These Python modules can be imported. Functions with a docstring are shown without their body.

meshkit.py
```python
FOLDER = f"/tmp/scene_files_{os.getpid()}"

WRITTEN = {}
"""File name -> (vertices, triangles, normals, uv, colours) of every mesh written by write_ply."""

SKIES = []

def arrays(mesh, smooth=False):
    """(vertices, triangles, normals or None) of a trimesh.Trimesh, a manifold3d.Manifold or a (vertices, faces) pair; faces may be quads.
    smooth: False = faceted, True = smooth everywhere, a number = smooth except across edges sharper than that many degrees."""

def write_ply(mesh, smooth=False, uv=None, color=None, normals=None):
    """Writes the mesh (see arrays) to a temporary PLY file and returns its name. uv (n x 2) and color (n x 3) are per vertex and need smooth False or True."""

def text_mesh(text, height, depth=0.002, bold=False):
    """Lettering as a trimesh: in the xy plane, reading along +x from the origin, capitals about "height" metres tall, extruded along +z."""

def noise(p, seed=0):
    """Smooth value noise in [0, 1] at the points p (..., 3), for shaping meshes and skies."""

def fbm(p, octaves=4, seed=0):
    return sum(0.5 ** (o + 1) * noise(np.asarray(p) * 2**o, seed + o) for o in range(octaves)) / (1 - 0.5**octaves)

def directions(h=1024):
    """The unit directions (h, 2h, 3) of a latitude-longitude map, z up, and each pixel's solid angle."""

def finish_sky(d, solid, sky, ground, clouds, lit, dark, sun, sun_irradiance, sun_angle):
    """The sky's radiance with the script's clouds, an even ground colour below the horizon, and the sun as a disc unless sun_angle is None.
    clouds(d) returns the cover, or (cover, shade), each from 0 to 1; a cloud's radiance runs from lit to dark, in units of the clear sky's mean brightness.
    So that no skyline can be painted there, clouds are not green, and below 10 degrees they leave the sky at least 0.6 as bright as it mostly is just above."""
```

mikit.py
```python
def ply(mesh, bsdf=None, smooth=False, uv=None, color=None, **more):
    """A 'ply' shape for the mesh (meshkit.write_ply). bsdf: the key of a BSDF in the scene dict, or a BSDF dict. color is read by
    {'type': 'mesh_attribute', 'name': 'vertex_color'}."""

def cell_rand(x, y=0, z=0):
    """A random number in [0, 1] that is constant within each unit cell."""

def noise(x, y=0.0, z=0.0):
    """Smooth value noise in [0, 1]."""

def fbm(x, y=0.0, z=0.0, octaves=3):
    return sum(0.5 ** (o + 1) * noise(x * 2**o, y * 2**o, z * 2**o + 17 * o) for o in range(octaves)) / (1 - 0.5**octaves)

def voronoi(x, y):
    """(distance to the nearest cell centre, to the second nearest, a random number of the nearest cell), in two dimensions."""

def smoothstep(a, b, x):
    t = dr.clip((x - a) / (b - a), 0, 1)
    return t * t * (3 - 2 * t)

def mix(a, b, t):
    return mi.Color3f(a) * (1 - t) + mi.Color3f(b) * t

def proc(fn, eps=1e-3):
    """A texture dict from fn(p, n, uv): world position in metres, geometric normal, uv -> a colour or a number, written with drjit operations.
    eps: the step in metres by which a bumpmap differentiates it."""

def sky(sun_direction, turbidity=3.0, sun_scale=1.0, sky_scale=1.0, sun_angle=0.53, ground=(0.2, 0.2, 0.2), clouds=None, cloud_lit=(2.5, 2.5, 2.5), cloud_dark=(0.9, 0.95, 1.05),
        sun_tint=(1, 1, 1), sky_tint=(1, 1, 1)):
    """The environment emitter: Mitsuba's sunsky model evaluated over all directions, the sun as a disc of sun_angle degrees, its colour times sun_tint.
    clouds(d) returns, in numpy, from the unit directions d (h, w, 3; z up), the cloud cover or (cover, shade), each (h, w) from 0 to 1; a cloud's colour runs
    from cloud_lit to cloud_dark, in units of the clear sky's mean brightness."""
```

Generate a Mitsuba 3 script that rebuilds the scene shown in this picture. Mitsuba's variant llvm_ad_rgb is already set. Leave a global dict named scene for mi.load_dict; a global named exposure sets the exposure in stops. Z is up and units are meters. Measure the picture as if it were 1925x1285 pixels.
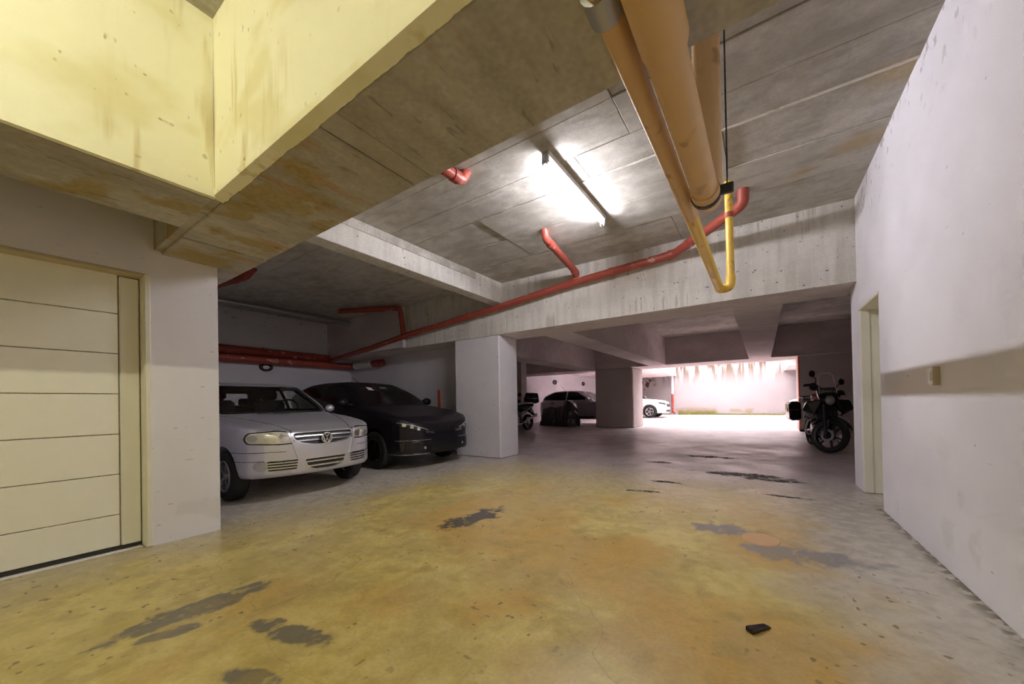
import math, random
import numpy as np
import trimesh, manifold3d as m3
import drjit as dr
import mitsuba as mi
import mikit, meshkit
from mikit import proc, noise, fbm, smoothstep, mix, voronoi
from scipy.spatial.transform import Rotation as Ro

random.seed(7); rng = np.random.default_rng(7)
T = mi.ScalarTransform4f
scene, labels = {}, {}

# ------------------------------------------------------------------ camera, sky, large lights, exposure
exposure = 1.9
EYE = 1.08
RW2C = np.array([[0.82780423, 0.56071023, -0.01855256], [-0.01948363, -0.00431637, -0.99980086], [-0.56067865, 0.82800085, 0.00735156]])
c2w = np.eye(4)
c2w[:3, 0], c2w[:3, 1], c2w[:3, 2], c2w[:3, 3] = -RW2C[0], -RW2C[1], RW2C[2], [0, 0, EYE]
scene['camera'] = {'type': 'perspective', 'fov': math.degrees(2 * math.atan(962.5 / 694.15)), 'fov_axis': 'x', 'near_clip': 0.02, 'far_clip': 200.0,
                   'principal_point_offset_x': 0.0, 'principal_point_offset_y': -(751.62 - 642.5) / 1285.0, 'to_world': T(c2w.tolist())}
scene['sky'] = mikit.sky((0.2, -0.3, 0.93), turbidity=4.0, sun_scale=0.0, sky_scale=1.0, ground=(0.3, 0.3, 0.3),
                         clouds=lambda d: (np.ones(d.shape[:2]), np.zeros(d.shape[:2])), cloud_lit=(36.0, 31.4, 32.8), cloud_dark=(36.0, 31.4, 32.8))
TUBE_POWER = (103.0, 100.0, 107.0)
WARM_POWER = (84.0, 80.0, 56.0)

# ------------------------------------------------------------------ helpers
def numbered(name):
    if name not in USED:
        USED.add(name); return name
    k = 1
    while f'{name}_{k:03d}' in USED: k += 1
    USED.add(f'{name}_{k:03d}'); return f'{name}_{k:03d}'
USED = set()

def put(name, mesh, bsdf, parent=None, label=None, cat=None, group=None, kind=None, smooth=False, **more):
    if hasattr(mesh, 'faces') and len(mesh.faces) == 0:
        print('EMPTY', parent, name); return None
    key = numbered((parent + '__' if parent else '') + name)
    d = mesh if isinstance(mesh, dict) else mikit.ply(mesh, bsdf, smooth=smooth, **more)
    scene[key] = dict(d)
    tag(key, label, cat, group, kind)
    return key

def thing(name, label, cat, group=None, kind=None):
    key = numbered(name); tag(key, label, cat, group, kind); return key

def tag(key, label=None, cat=None, group=None, kind=None):
    e = {k: v for k, v in (('label', label), ('category', cat), ('group', group), ('kind', kind)) if v}
    if e: labels[key] = e

def cat_(*ms): return trimesh.util.concatenate([m for m in ms])

def tm(m):
    k = m.to_mesh(); return trimesh.Trimesh(np.array(k.vert_properties)[:, :3], np.array(k.tri_verts), process=False)

def man(t): return m3.Manifold(m3.Mesh(np.asarray(t.vertices, np.float32), np.asarray(t.faces, np.uint32)))

def box(x0, x1, y0, y1, z0, z1, r=0.0):
    x0, x1 = sorted((x0, x1)); y0, y1 = sorted((y0, y1)); z0, z1 = sorted((z0, z1))
    if r <= 0:
        b = trimesh.creation.box((x1 - x0, y1 - y0, z1 - z0)); b.apply_translation(((x0 + x1) / 2, (y0 + y1) / 2, (z0 + z1) / 2)); return b
    pts = []
    for X, sx in ((x0, 1), (x1, -1)):
        for Y, sy in ((y0, 1), (y1, -1)):
            for Z, sz in ((z0, 1), (z1, -1)):
                pts += [(X, Y + sy * r, Z + sz * r), (X + sx * r, Y, Z + sz * r), (X + sx * r, Y + sy * r, Z)]
    return trimesh.convex.convex_hull(np.array(pts))

def xf(t, mat):
    t = t.copy(); t.apply_transform(mat); return t

def move(t, x=0, y=0, z=0): return xf(t, trimesh.transformations.translation_matrix((x, y, z)))

def rot(t, deg, axis, pt=(0, 0, 0)): return xf(t, trimesh.transformations.rotation_matrix(math.radians(deg), axis, pt))

def fillet(pts, r, n=6):
    pts = [np.array(p, float) for p in pts]; out = [pts[0]]
    for a, b, c in zip(pts[:-2], pts[1:-1], pts[2:]):
        u, v = a - b, c - b; lu, lv = np.linalg.norm(u), np.linalg.norm(v); u, v = u / lu, v / lv
        ang = math.acos(np.clip(u @ v, -1, 1)); t = min(r / math.tan(ang / 2), .49 * lu, .49 * lv) if ang < 3.1 else 0
        if t < 1e-5: out.append(b); continue
        for k in range(n + 1):
            s = k / n; out.append((1 - s) ** 2 * (b + u * t) + 2 * s * (1 - s) * b + s * s * (b + v * t))
    return np.array(out + [pts[-1]])

def tube(pts, r, n=14, bend=None, caps=True):
    P = fillet(pts, bend) if bend else np.array(pts, float)
    R_ = np.broadcast_to(np.asarray(r, float), (len(P),))
    t = np.gradient(P, axis=0) if len(P) > 2 else np.repeat((P[1] - P[0])[None], 2, 0)
    t /= np.linalg.norm(t, axis=1, keepdims=True)
    u = np.cross(t[0], [0, 0, 1.0]);
    if np.linalg.norm(u) < .1: u = np.cross(t[0], [1.0, 0, 0])
    V = []
    a = np.arange(n) * 2 * np.pi / n
    for k in range(len(P)):
        u = u - t[k] * (u @ t[k]); u /= np.linalg.norm(u); w = np.cross(t[k], u)
        V.append(P[k] + R_[k] * (np.cos(a)[:, None] * u + np.sin(a)[:, None] * w))
    V = np.vstack(V); F = []
    for k in range(len(P) - 1):
        for j in range(n):
            q = [k * n + j, k * n + (j + 1) % n, (k + 1) * n + (j + 1) % n, (k + 1) * n + j]; F += [[q[0], q[1], q[2]], [q[0], q[2], q[3]]]
    if caps:
        V = np.vstack([V, P[:1], P[-1:]]); m = len(P) * n
        for j in range(n): F += [[m, (j + 1) % n, j], [m + 1, m - n + j, m - n + (j + 1) % n]]
    tt = trimesh.Trimesh(V, F, process=False)
    return tt

def lathe(prof, axis='y', n=40):
    """prof: (radius, along) pairs turned about the axis."""
    a = np.arange(n) * 2 * np.pi / n; V, F = [], []
    for r, h in prof:
        c, s = r * np.cos(a), r * np.sin(a)
        V.append(np.stack({'y': (c, np.full(n, h), s), 'x': (np.full(n, h), c, s), 'z': (c, s, np.full(n, h))}[axis], 1))
    m = len(prof)
    for k in range(m - 1):
        for j in range(n):
            q = [k * n + j, k * n + (j + 1) % n, (k + 1) * n + (j + 1) % n, (k + 1) * n + j]; F += [[q[0], q[1], q[2]], [q[0], q[2], q[3]]]
    t = trimesh.Trimesh(np.vstack(V), F, process=True); t.fix_normals(); return t

def torus(R_, r, axis='y', n=48, m=12):
    b = np.arange(m + 1) * 2 * np.pi / m
    return lathe([(R_ + r * math.cos(q), r * math.sin(q)) for q in b], axis, n)

def prism(poly, axis, a, b):
    """poly in the other two axes (in x, y, z order) extruded from a to b along the axis; a manifold."""
    p = np.array(poly, float)
    if axis == 'y': p = p[:, ::1]
    cs = m3.CrossSection([p], m3.FillRule.NonZero)
    if cs.is_empty(): cs = m3.CrossSection([p[::-1]], m3.FillRule.NonZero)
    q = m3.Manifold.extrude(cs, b - a)
    M = {'z': [[1, 0, 0, 0], [0, 1, 0, 0], [0, 0, 1, a]], 'x': [[0, 0, 1, a], [1, 0, 0, 0], [0, 1, 0, 0]], 'y': [[1, 0, 0, 0], [0, 0, -1, b], [0, 1, 0, 0]]}[axis]
    return q.transform(np.array(M, np.float64))

def rpoly(poly, r, n=5):
    """polygon with rounded corners"""
    P = np.array(poly, float); out = []
    for i in range(len(P)):
        a, b, c = P[i - 1], P[i], P[(i + 1) % len(P)]
        u, v = a - b, c - b; lu, lv = np.linalg.norm(u), np.linalg.norm(v)
        t = min(r, .45 * lu, .45 * lv); u, v = u / lu * t, v / lv * t
        for k in range(n + 1):
            s = k / n; out.append((1 - s) ** 2 * (b + u) + 2 * s * (1 - s) * b + s * s * (b + v))
    return np.array(out)

# ------------------------------------------------------------------ materials
def flat(key, col, rough=.6, metal=0., coat=0., spec=.5, **kw):
    scene[key] = {'type': 'twosided', 'bsdf': {'type': 'principled', 'base_color': {'type': 'rgb', 'value': list(col)}, 'roughness': rough, 'metallic': metal,
                  'clearcoat': coat, 'clearcoat_gloss': .95, 'specular': spec, **kw}}
def tex(key, fn, rough=.8, bump=None, bscale=.002, spec=.3, eps=.003):
    b = {'type': 'principled', 'base_color': proc(fn), 'roughness': proc(rough) if callable(rough) else rough, 'specular': spec}
    if bump: b = {'type': 'bumpmap', 'arbitrary': proc(bump, eps), 'scale': bscale, 'bsdf': b}
    scene[key] = {'type': 'twosided', 'bsdf': b}

C3 = mi.Color3f
def grain(p, s=60.): return noise(p.x * s, p.y * s, p.z * s)

def ceiling_col(p, n, uv):
    big = fbm(p.x * .7 + 3, p.y * 1.1, p.z, 4); fine = fbm(p.x * 7, p.y * 10, p.z * 7, 4)
    c = mix((.33, .31, .275), (.54, .52, .475), smoothstep(.3, .7, big * .6 + fine * .4))
    rust = smoothstep(.55, .75, fbm(p.x * 1.3 + 9, p.y * 2.2 + 4, 1.5, 4)) * smoothstep(-.6, .5, p.x)
    c = mix(c, (.42, .30, .12), rust * .55)
    streak = smoothstep(.62, .8, fbm(p.x * 2.5, p.y * 14, 3., 4))
    c = mix(c, (.24, .22, .19), streak * .3)
    return c * (.92 + .16 * grain(p))
tex('ceiling_concrete', ceiling_col, .9, lambda p, n, uv: fbm(p.x * 8, p.y * 20, p.z * 8, 3), .0025)

def soffit_col(p, n, uv):
    big = fbm(p.x * 1.6 + 1, p.y * .9, p.z, 4); board = fbm(p.x * 11, p.y * 2.6, 0., 4)
    c = mix((.30, .282, .25), (.46, .44, .40), smoothstep(.25, .75, .6 * big + .4 * board))
    rust = smoothstep(.58, .72, fbm(p.x * 9 + 5, p.y * 1.6 + 2, 7., 4)) * smoothstep(.35, .6, fbm(p.x * 1.4, p.y * 2 + 8, 2., 3))
    c = mix(c, (.38, .20, .08), rust * .6)
    moss = smoothstep(.52, .7, fbm(p.x * 5 + 8, p.y * 5, 4., 4)) * smoothstep(-1.2, -2.2, p.x)
    c = mix(c, (.30, .22, .05), moss * .7)
    hole = smoothstep(.74, .82, fbm(p.x * 30, p.y * 8, 5., 3))
    c = mix(c, (.12, .10, .08), hole * .4)
    return c * (.9 + .2 * grain(p))
tex('soffit_concrete', soffit_col, .9, lambda p, n, uv: fbm(p.x * 40, p.y * 4, p.z * 8, 3), .004)

def beam_col(p, n, uv):
    big = fbm(p.x * .8, p.y * .8, p.z * 2, 4); drip = fbm(p.x * 14, p.y * 14, p.z * 1.2, 4)
    c = mix((.52, .50, .46), (.70, .68, .63), smoothstep(.3, .65, big * .55 + drip * .45))
    st = smoothstep(.64, .78, drip) * smoothstep(.45, .6, big)
    c = mix(c, (.30, .27, .22), st * .55)
    hole = smoothstep(.80, .86, fbm(p.x * 22, p.y * 22, p.z * 22, 2))
    return mix(c, (.12, .11, .1), hole * .8) * (.93 + .12 * grain(p))
tex('beam_concrete', beam_col, .85, lambda p, n, uv: fbm(p.x * 10, p.y * 10, p.z * 18, 3), .003)

def raw_col(p, n, uv):
    big = fbm(p.x * .9 + 5, p.y * .9, p.z * 1.5, 4); b = fbm(p.x * 5, p.y * 9, p.z * 5, 4)
    c = mix((.50, .44, .435), (.66, .60, .59), smoothstep(.3, .7, .75 * big + .25 * b))
    return c * (.92 + .16 * grain(p))
tex('raw_concrete', raw_col, .9, lambda p, n, uv: fbm(p.x * 10, p.y * 24, p.z * 10, 3), .003)

def yellow_col(p, n, uv):
    big = fbm(p.x * 1.1, p.y * 1.3, p.z * 1.1, 4); drip = fbm(p.x * 16 + 3, p.y * 16, p.z * 1.4, 4)
    c = mix((.80, .775, .56), (.86, .845, .66), smoothstep(.3, .7, big))
    st = smoothstep(.54, .74, drip) * smoothstep(.40, .58, fbm(p.x * 1.6 + 4, p.y * 1.6, p.z * .9, 3))
    c = mix(c, (.50, .41, .16), st * .6)
    c = mix(c, (.66, .60, .30), smoothstep(.52, .72, fbm(p.x * 2.4 + 8, p.y * 2.4, p.z * 3., 4)) * .5)
    spot = smoothstep(.74, .82, fbm(p.x * 28, p.y * 28, p.z * 20, 2)) * smoothstep(.45, .65, fbm(p.x * 2, p.y * 2 + 5, p.z * 2, 2))
    return mix(c, (.25, .2, .08), spot * .7)
tex('yellow_concrete', yellow_col, .8, lambda p, n, uv: fbm(p.x * 12, p.y * 12, p.z * 12, 3), .002)

def wall_col(p, n, uv):
    big = fbm(p.x * .8 + 2, p.y * .8, p.z * .8, 4)
    c = mix((.66, .645, .69), (.76, .745, .79), smoothstep(.3, .7, big))
    low = smoothstep(.62, .75, fbm(p.x * 5, p.y * 5, p.z * 4 + 3, 4)) * smoothstep(1.2, .2, p.z)
    c = mix(c, (.52, .50, .50), low * .35)
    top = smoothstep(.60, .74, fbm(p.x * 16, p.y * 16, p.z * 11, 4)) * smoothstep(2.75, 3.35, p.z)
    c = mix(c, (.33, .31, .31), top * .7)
    sc = smoothstep(.83, .88, fbm(p.x * 18, p.y * 14, p.z * 26, 2))
    return mix(c, (.36, .34, .34), sc * .55)
def smooth_grey(p, n, uv): return mix((.44, .40, .385), (.53, .49, .475), fbm(p.x * 1.2, p.y * 1.2, p.z * 1.2, 4)) * (.94 + .1 * grain(p))
tex('grey_render', smooth_grey, .85)
tex('white_wall', wall_col, .75, lambda p, n, uv: fbm(p.x * 45, p.y * 45, p.z * 45, 3), .004)

def far_wall_col(p, n, uv):
    c = mix((.31, .285, .285), (.38, .355, .355), fbm(p.x * .5, p.y, p.z * .8, 4))
    drip = fbm(p.x * 5, p.y * 5, p.z * .5, 4)
    c = mix(c, (.13, .095, .06), smoothstep(.42, .62, drip) * smoothstep(1.9, 3.4, p.z) * .95)
    c = mix(c, (.10, .05, .035), smoothstep(.5, .58, fbm(p.x * 5, p.y, p.z * 5, 4)) * smoothstep(1., .6, dr.sqrt(dr.square((p.x + 7.5) / 1.1) + dr.square((p.z - 2.35) / .55))))
    c = mix(c, (.26, .20, .09), smoothstep(.45, .6, fbm(p.x * 1.4, p.y, p.z * 3, 4)) * smoothstep(.75, .1, p.z) * .8)
    return c
tex('courtyard_wall', far_wall_col, .9)

def blob(p, cx, cy, rx, ry, ang=0., soft=.5):
    a = math.radians(ang); dx, dy = p.x - cx, p.y - cy
    u = (dx * math.cos(a) + dy * math.sin(a)) / rx; v = (dy * math.cos(a) - dx * math.sin(a)) / ry
    w = fbm(p.x * 8 + cx * 3, p.y * 8 + cy, .5, 5) - .5
    patchy = smoothstep(.28, .52, fbm(p.x * 21 + cy, p.y * 15, 2.5, 3))
    return smoothstep(1.05, .95 - soft, dr.sqrt(u * u + v * v) + w * 1.7) * (.3 + .7 * patchy)
def marks(p):
    m = mi.Float(0)
    for (a, b, rx, ry, g) in ((-.2, 6.15, .62, .17, -6), (.12, 5.95, .38, .11, -4), (-.87, 7.8, .45, .16, 0), (-1.08, 5.17, .24, .07, 0), (-1.2, 4.53, .22, .06, 10), (-1.5, 6.77, .22, .10, 0), (.2, 5.02, .22, .05, -5)):
        m = dr.maximum(m, blob(p, a, b, rx, ry, g, .35))
    return m
def floor_col(p, n, uv):
    big = fbm(p.x * .8, p.y * .7, 0., 4); mid = fbm(p.x * 3.1 + 4, p.y * 2.6, 1., 4); fine = fbm(p.x * 16, p.y * 16, 2., 3)
    grey = mix((.34, .31, .27), (.455, .42, .37), smoothstep(.3, .7, big * .5 + fine * .5))
    och = mix((.42, .32, .085), (.53, .43, .16), smoothstep(.3, .7, mid * .6 + fine * .4))
    och = mix(och, (.43, .25, .06), smoothstep(.5, .68, fbm(p.x * 1.2 + 7, p.y * 1.2 + 3, 5., 3)) * .7)
    w = fbm(p.x * 1.5 + 2, p.y * 1.5, 3., 4) - .5
    my = smoothstep(.50, .0, p.x + w * 1.1) * smoothstep(-3.85, -3.3, p.x - w * .9) * smoothstep(6.0, 2.2, p.y + w * 2.8)
    beige = C3(.41, .335, .165) * (.85 + .3 * fine)
    grey = mix(grey, beige, smoothstep(.6, -.3, p.x) * smoothstep(7.6, 5.0, p.y + w * 2.) * smoothstep(-4.6, -3.6, p.x) * .9)
    c = mix(grey, och, my * (.72 + .28 * smoothstep(.35, .6, mid)))
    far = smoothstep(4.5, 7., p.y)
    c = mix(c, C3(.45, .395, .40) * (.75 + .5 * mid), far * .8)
    c = mix(c, C3(.05, .047, .05), dr.minimum(.93, 1.7 * blob(p, -2.27, 2.64, .42, .17, 88)))
    for (a, b, rx, ry, g) in ((-2.55, .70, .38, .10, 88), (-2.40, .52, .16, .06, 70), (-1.83, .88, .24, .07, 15), (-2.07, .83, .12, .06, 30), (-1.74, .63, .12, .06, 20)):
        c = mix(c, C3(.13, .117, .095), dr.minimum(.9, 1.3 * blob(p, a, b, rx, ry, g, .35)))
    c = mix(c, C3(.17, .165, .17), dr.minimum(.9, 1.4 * blob(p, -.28, 3.52, .30, .16, 15, .6)))
    c = mix(c, C3(.21, .205, .21), dr.minimum(.85, 1.3 * blob(p, .20, 3.22, .40, .20, 8, .6)))
    c = mix(c, C3(.03, .028, .03), .95 * marks(p))
    sp = smoothstep(.79, .86, fbm(p.x * 26 + 5, p.y * 26, 9., 2)) * smoothstep(.4, .7, fbm(p.x * 2., p.y * 2., 8., 2))
    c = mix(c, C3(.17, .13, .06), sp * .8)
    c = mix(c, C3(.30, .22, .07), smoothstep(.52, .78, fbm(p.x * 7, p.y * 7, 6., 4)) * my * .45)
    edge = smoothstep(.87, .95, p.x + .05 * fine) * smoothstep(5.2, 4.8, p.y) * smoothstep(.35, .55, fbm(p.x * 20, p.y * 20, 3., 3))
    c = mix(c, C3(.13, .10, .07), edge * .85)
    d1, d2, r_ = voronoi(p.x * .55 + .25 * fbm(p.x * 3, p.y * 3, 1., 3), p.y * .8 + .25 * fbm(p.x * 3 + 9, p.y * 3, 1., 3))
    c = mix(c, C3(.20, .14, .05), smoothstep(.005, .0, d2 - d1) * .4)
    return c * (.93 + .14 * grain(p, 90.))
def floor_rough(p, n, uv): return .20 + .32 * fbm(p.x * 2.5, p.y * 2.5, 4., 4) + .4 * marks(p)
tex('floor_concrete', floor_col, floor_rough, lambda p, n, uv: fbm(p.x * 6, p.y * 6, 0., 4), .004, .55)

flat('cream_panel', (.76, .75, .66), .45)
flat('cream_frame', (.68, .66, .55), .5)
flat('brown_lintel', (.42, .36, .24), .7)
flat('dark_gap', (.012, .012, .013), .9)
flat('groove', (.30, .28, .25), .9)
flat('white_plastic', (.74, .72, .70), .4)
flat('grey_metal', (.42, .42, .44), .4, .7)
flat('black_plastic', (.012, .012, .014), .45)
flat('black_gloss', (.006, .006, .008), .12, 0, .5, .35)
flat('rubber', (.010, .010, .011), .75)
flat('chrome', (.86, .87, .92), .2, .9)
flat('alloy', (.62, .62, .64), .3, .9)
flat('red_paint', (.36, .055, .03), .35, 0, .4)
flat('red_stripe', (.75, .12, .03), .5)
def pvc(p, n, uv):
    c = mix((.56, .35, .16), (.64, .43, .22), fbm(p.x * 3, p.y * 5, p.z * 3, 3))
    return mix(c, C3(.30, .16, .07), smoothstep(.66, .78, fbm(p.x * 8, p.y * 8, p.z * 8, 3)) * .6)
tex('brown_pvc', pvc, .5, None, 0, .4)
def gas(p, n, uv):
    c = mix((.66, .43, .06), (.74, .50, .09), fbm(p.x * 9, p.y * 4, p.z * 9, 3))
    return mix(c, C3(.42, .20, .05), smoothstep(.62, .78, fbm(p.x * 20, p.y * 8, p.z * 10, 3)) * .8)
tex('yellow_pipe', gas, .4, None, 0, .4)
def redpvc(p, n, uv):
    c = mix((.29, .052, .035), (.37, .08, .055), fbm(p.x * 3, p.y * 5, p.z * 3, 3))
    return mix(c, C3(.62, .45, .38), smoothstep(.68, .76, fbm(p.x * 7, p.y * 7, p.z * 9, 3)) * .5)
tex('red_pvc', redpvc, .45, None, 0, .4)
flat('silver_paint', (.66, .66, .73), .36, .65, .7)
flat('dark_paint', (.010, .007, .012), .32, .15, .3, .25)
flat('grey_paint', (.40, .38, .41), .3, .5, .8)
flat('white_paint', (.82, .80, .81), .25, 0, 1.)
flat('car_interior', (.005, .005, .006), .9, 0, 0, .1)
flat('tint_glass', (.004, .004, .006), .05, 0, .4, .35)
scene['clear_glass'] = {'type': 'thindielectric', 'int_ior': 1.22}
flat('lens_yellowed', (.60, .58, .48), .1, 0, 1.)
flat('lens_clear', (.42, .42, .41), .12, .3, 1.)
flat('reflector', (.80, .80, .76), .15, .95)
flat('tarp', (.02, .018, .022), .22, 0, .8)
flat('paper', (.80, .82, .80), .6)
flat('moss', (.20, .20, .06), .95)
scene['tube_glow'] = {'type': 'diffuse', 'reflectance': {'type': 'rgb', 'value': [.8, .8, .8]}}


# ------------------------------------------------------------------ the setting
S = 'structure'
ZC, ZA, ZB = 3.38, 2.335, 2.405            # ceiling, underside of the near beam, underside of the second beam
XR, XL, XBACK = .931, -4.01, -10.1
def struct(name, mesh, bsdf, label=None, parent=None, smooth=False):
    return put(name, mesh, bsdf, parent, label, kind=None if parent else S, smooth=smooth)

def grid_floor():
    xs = np.linspace(-14, 9, 47); ys = np.linspace(-5.2, 31, 74)
    X, Y = np.meshgrid(xs, ys); Z = .006 * np.array(meshkit.noise(np.stack([X.ravel() * .7, Y.ravel() * .7, 0 * X.ravel()], 1))).reshape(X.shape) - .006
    V = np.stack([X.ravel(), Y.ravel(), np.minimum(Z.ravel(), 0)], 1); n = len(xs)
    F = [[j * n + i, j * n + i + 1, (j + 1) * n + i + 1, (j + 1) * n + i] for j in range(len(ys) - 1) for i in range(n - 1)]
    return (V, np.array(F))
struct('floor', grid_floor(), 'floor_concrete', 'worn garage floor of stained ochre and grey concrete', smooth=True)

# ceiling slab over the garage and its cast boards
struct('ceiling', cat_(box(-14, 9, -5.2, 16.3, ZC + .03, ZC + .3)), 'ceiling_concrete', 'bare concrete garage ceiling with formwork boards')
ypos = [1.44, 2.12, 2.75, 3.215, 3.63, 4.28, 4.95, 5.8]
k = 0
for ya, yb in zip(ypos[:-1], ypos[1:]):
    xs = {3.215: [-4.12, -1.42, XR + .02], 3.63: [-4.12, -2.92, -.24, XR + .02], 4.28: [-4.12, -2.92, XR + .02]}.get(ya, [-4.12, -.9, XR + .02])
    for xa, xb in zip(xs[:-1], xs[1:]):
        dz = [0, .004, -.004, .006, 0, -.003, .003][k % 7]; k += 1
        struct('board', box(xa + .0025, xb - .0025, ya + .003, yb - .003, ZC + dz, ZC + .04, .004), 'ceiling_concrete', parent='ceiling')
struct('joint_ridge', cat_(box(-1.3, XR, 3.62, 3.642, ZC - .012, ZC + .01, .004)), 'beam_concrete', 'thin pale ridge of mortar along a ceiling joint', parent='ceiling')
for ya, yb in ((-5.2, -2.6), (-2.6, -.9), (-.9, .84)):
    struct('board', box(-2.67, XR, ya + .003, yb - .003, ZC + .02, ZC + .06), 'soffit_concrete', parent='ceiling')
for ya, yb in ((1.4, 2.9), (2.9, 4.4), (4.4, 5.8)):
    struct('board', box(XBACK, -4.36, ya + .003, yb - .003, ZC + .012, ZC + .04), 'ceiling_concrete', parent='ceiling')

# beams
b = struct('beam', box(XBACK, XR, .845, 1.455, ZA + .02, ZC + .03), 'soffit_concrete', 'wide bare concrete beam crossing the garage nearest the camera')
cuts = [-9.3, -6.2, -4.4, -3.5, -2.69, -1.63, -1.485, .2, .95]
for i, (xa, xb) in enumerate(zip(cuts[:-1], cuts[1:])):
    struct('soffit_board', box(xa + .003, xb - .003, .89, 1.452, ZA + [0, .003, -.003, .004][i % 4], ZA + .03, .005), 'soffit_concrete', parent=b)
struct('painted_face', box(-2.665, XR, .832, .85, ZA + .03, ZC + .03), 'yellow_concrete', 'cream-yellow painted side face', parent=b)
def lip_mesh():
    # ragged mortar lip along the lower edge of the painted face
    n = 260; xs = np.linspace(-2.70, XR, n); V = []
    g = np.array(meshkit.fbm(np.stack([xs * 5, 0 * xs, 0 * xs], 1))); h = np.array(meshkit.fbm(np.stack([xs * 22, 0 * xs + 3, 0 * xs], 1)))
    for x, q, r in zip(xs, g, h):
        w = .044 + .014 * q + .008 * r; d = .004 + .005 * r
        V += [(x, .826, ZA + .04), (x, .828, ZA + .006), (x, .832 + w, ZA - d), (x, .832 + w, ZA + .04)]
    F = []
    for i in range(n - 1):
        for j in range(4):
            F.append([i * 4 + j, i * 4 + (j + 1) % 4, i * 4 + 4 + (j + 1) % 4, i * 4 + 4 + j])
    return (np.array(V), np.array(F))
struct('mortar_lip', lip_mesh(), 'yellow_concrete', parent=b)
b = struct('beam', box(-3.30, -2.69, -5.2, .845, ZA + .02, ZC + .03), 'soffit_concrete', 'concrete beam above the garage door with cream-yellow face')
for ya, yb in ((-5.2, -2.0), (-2.0, .05), (.05, .84)):
    struct('soffit_board', box(-3.31, -2.72, ya + .003, yb - .003, ZA, ZA + .03, .004), 'soffit_concrete', parent=b)
struct('painted_face', box(-2.70, -2.668, -5.2, .838, ZA - .004, ZC + .03), 'yellow_concrete', 'cream-yellow painted side face', parent=b)
struct('crack_strip', cat_(tube([(-2.672, .836, ZA), (-2.668, .834, 2.8), (-2.672, .836, ZC)], .006, 6)), 'grey_metal', parent=b)
b = struct('beam', box(-4.35, -4.116, 1.455, 5.80, 2.995, ZC + .03, .006), 'beam_concrete', 'pale shallow beam over the front of the parking bay')
struct('step_board', box(-4.117, -4.10, 1.9, 5.0, 3.26, ZC, .004), 'ceiling_concrete', parent=b)
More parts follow.
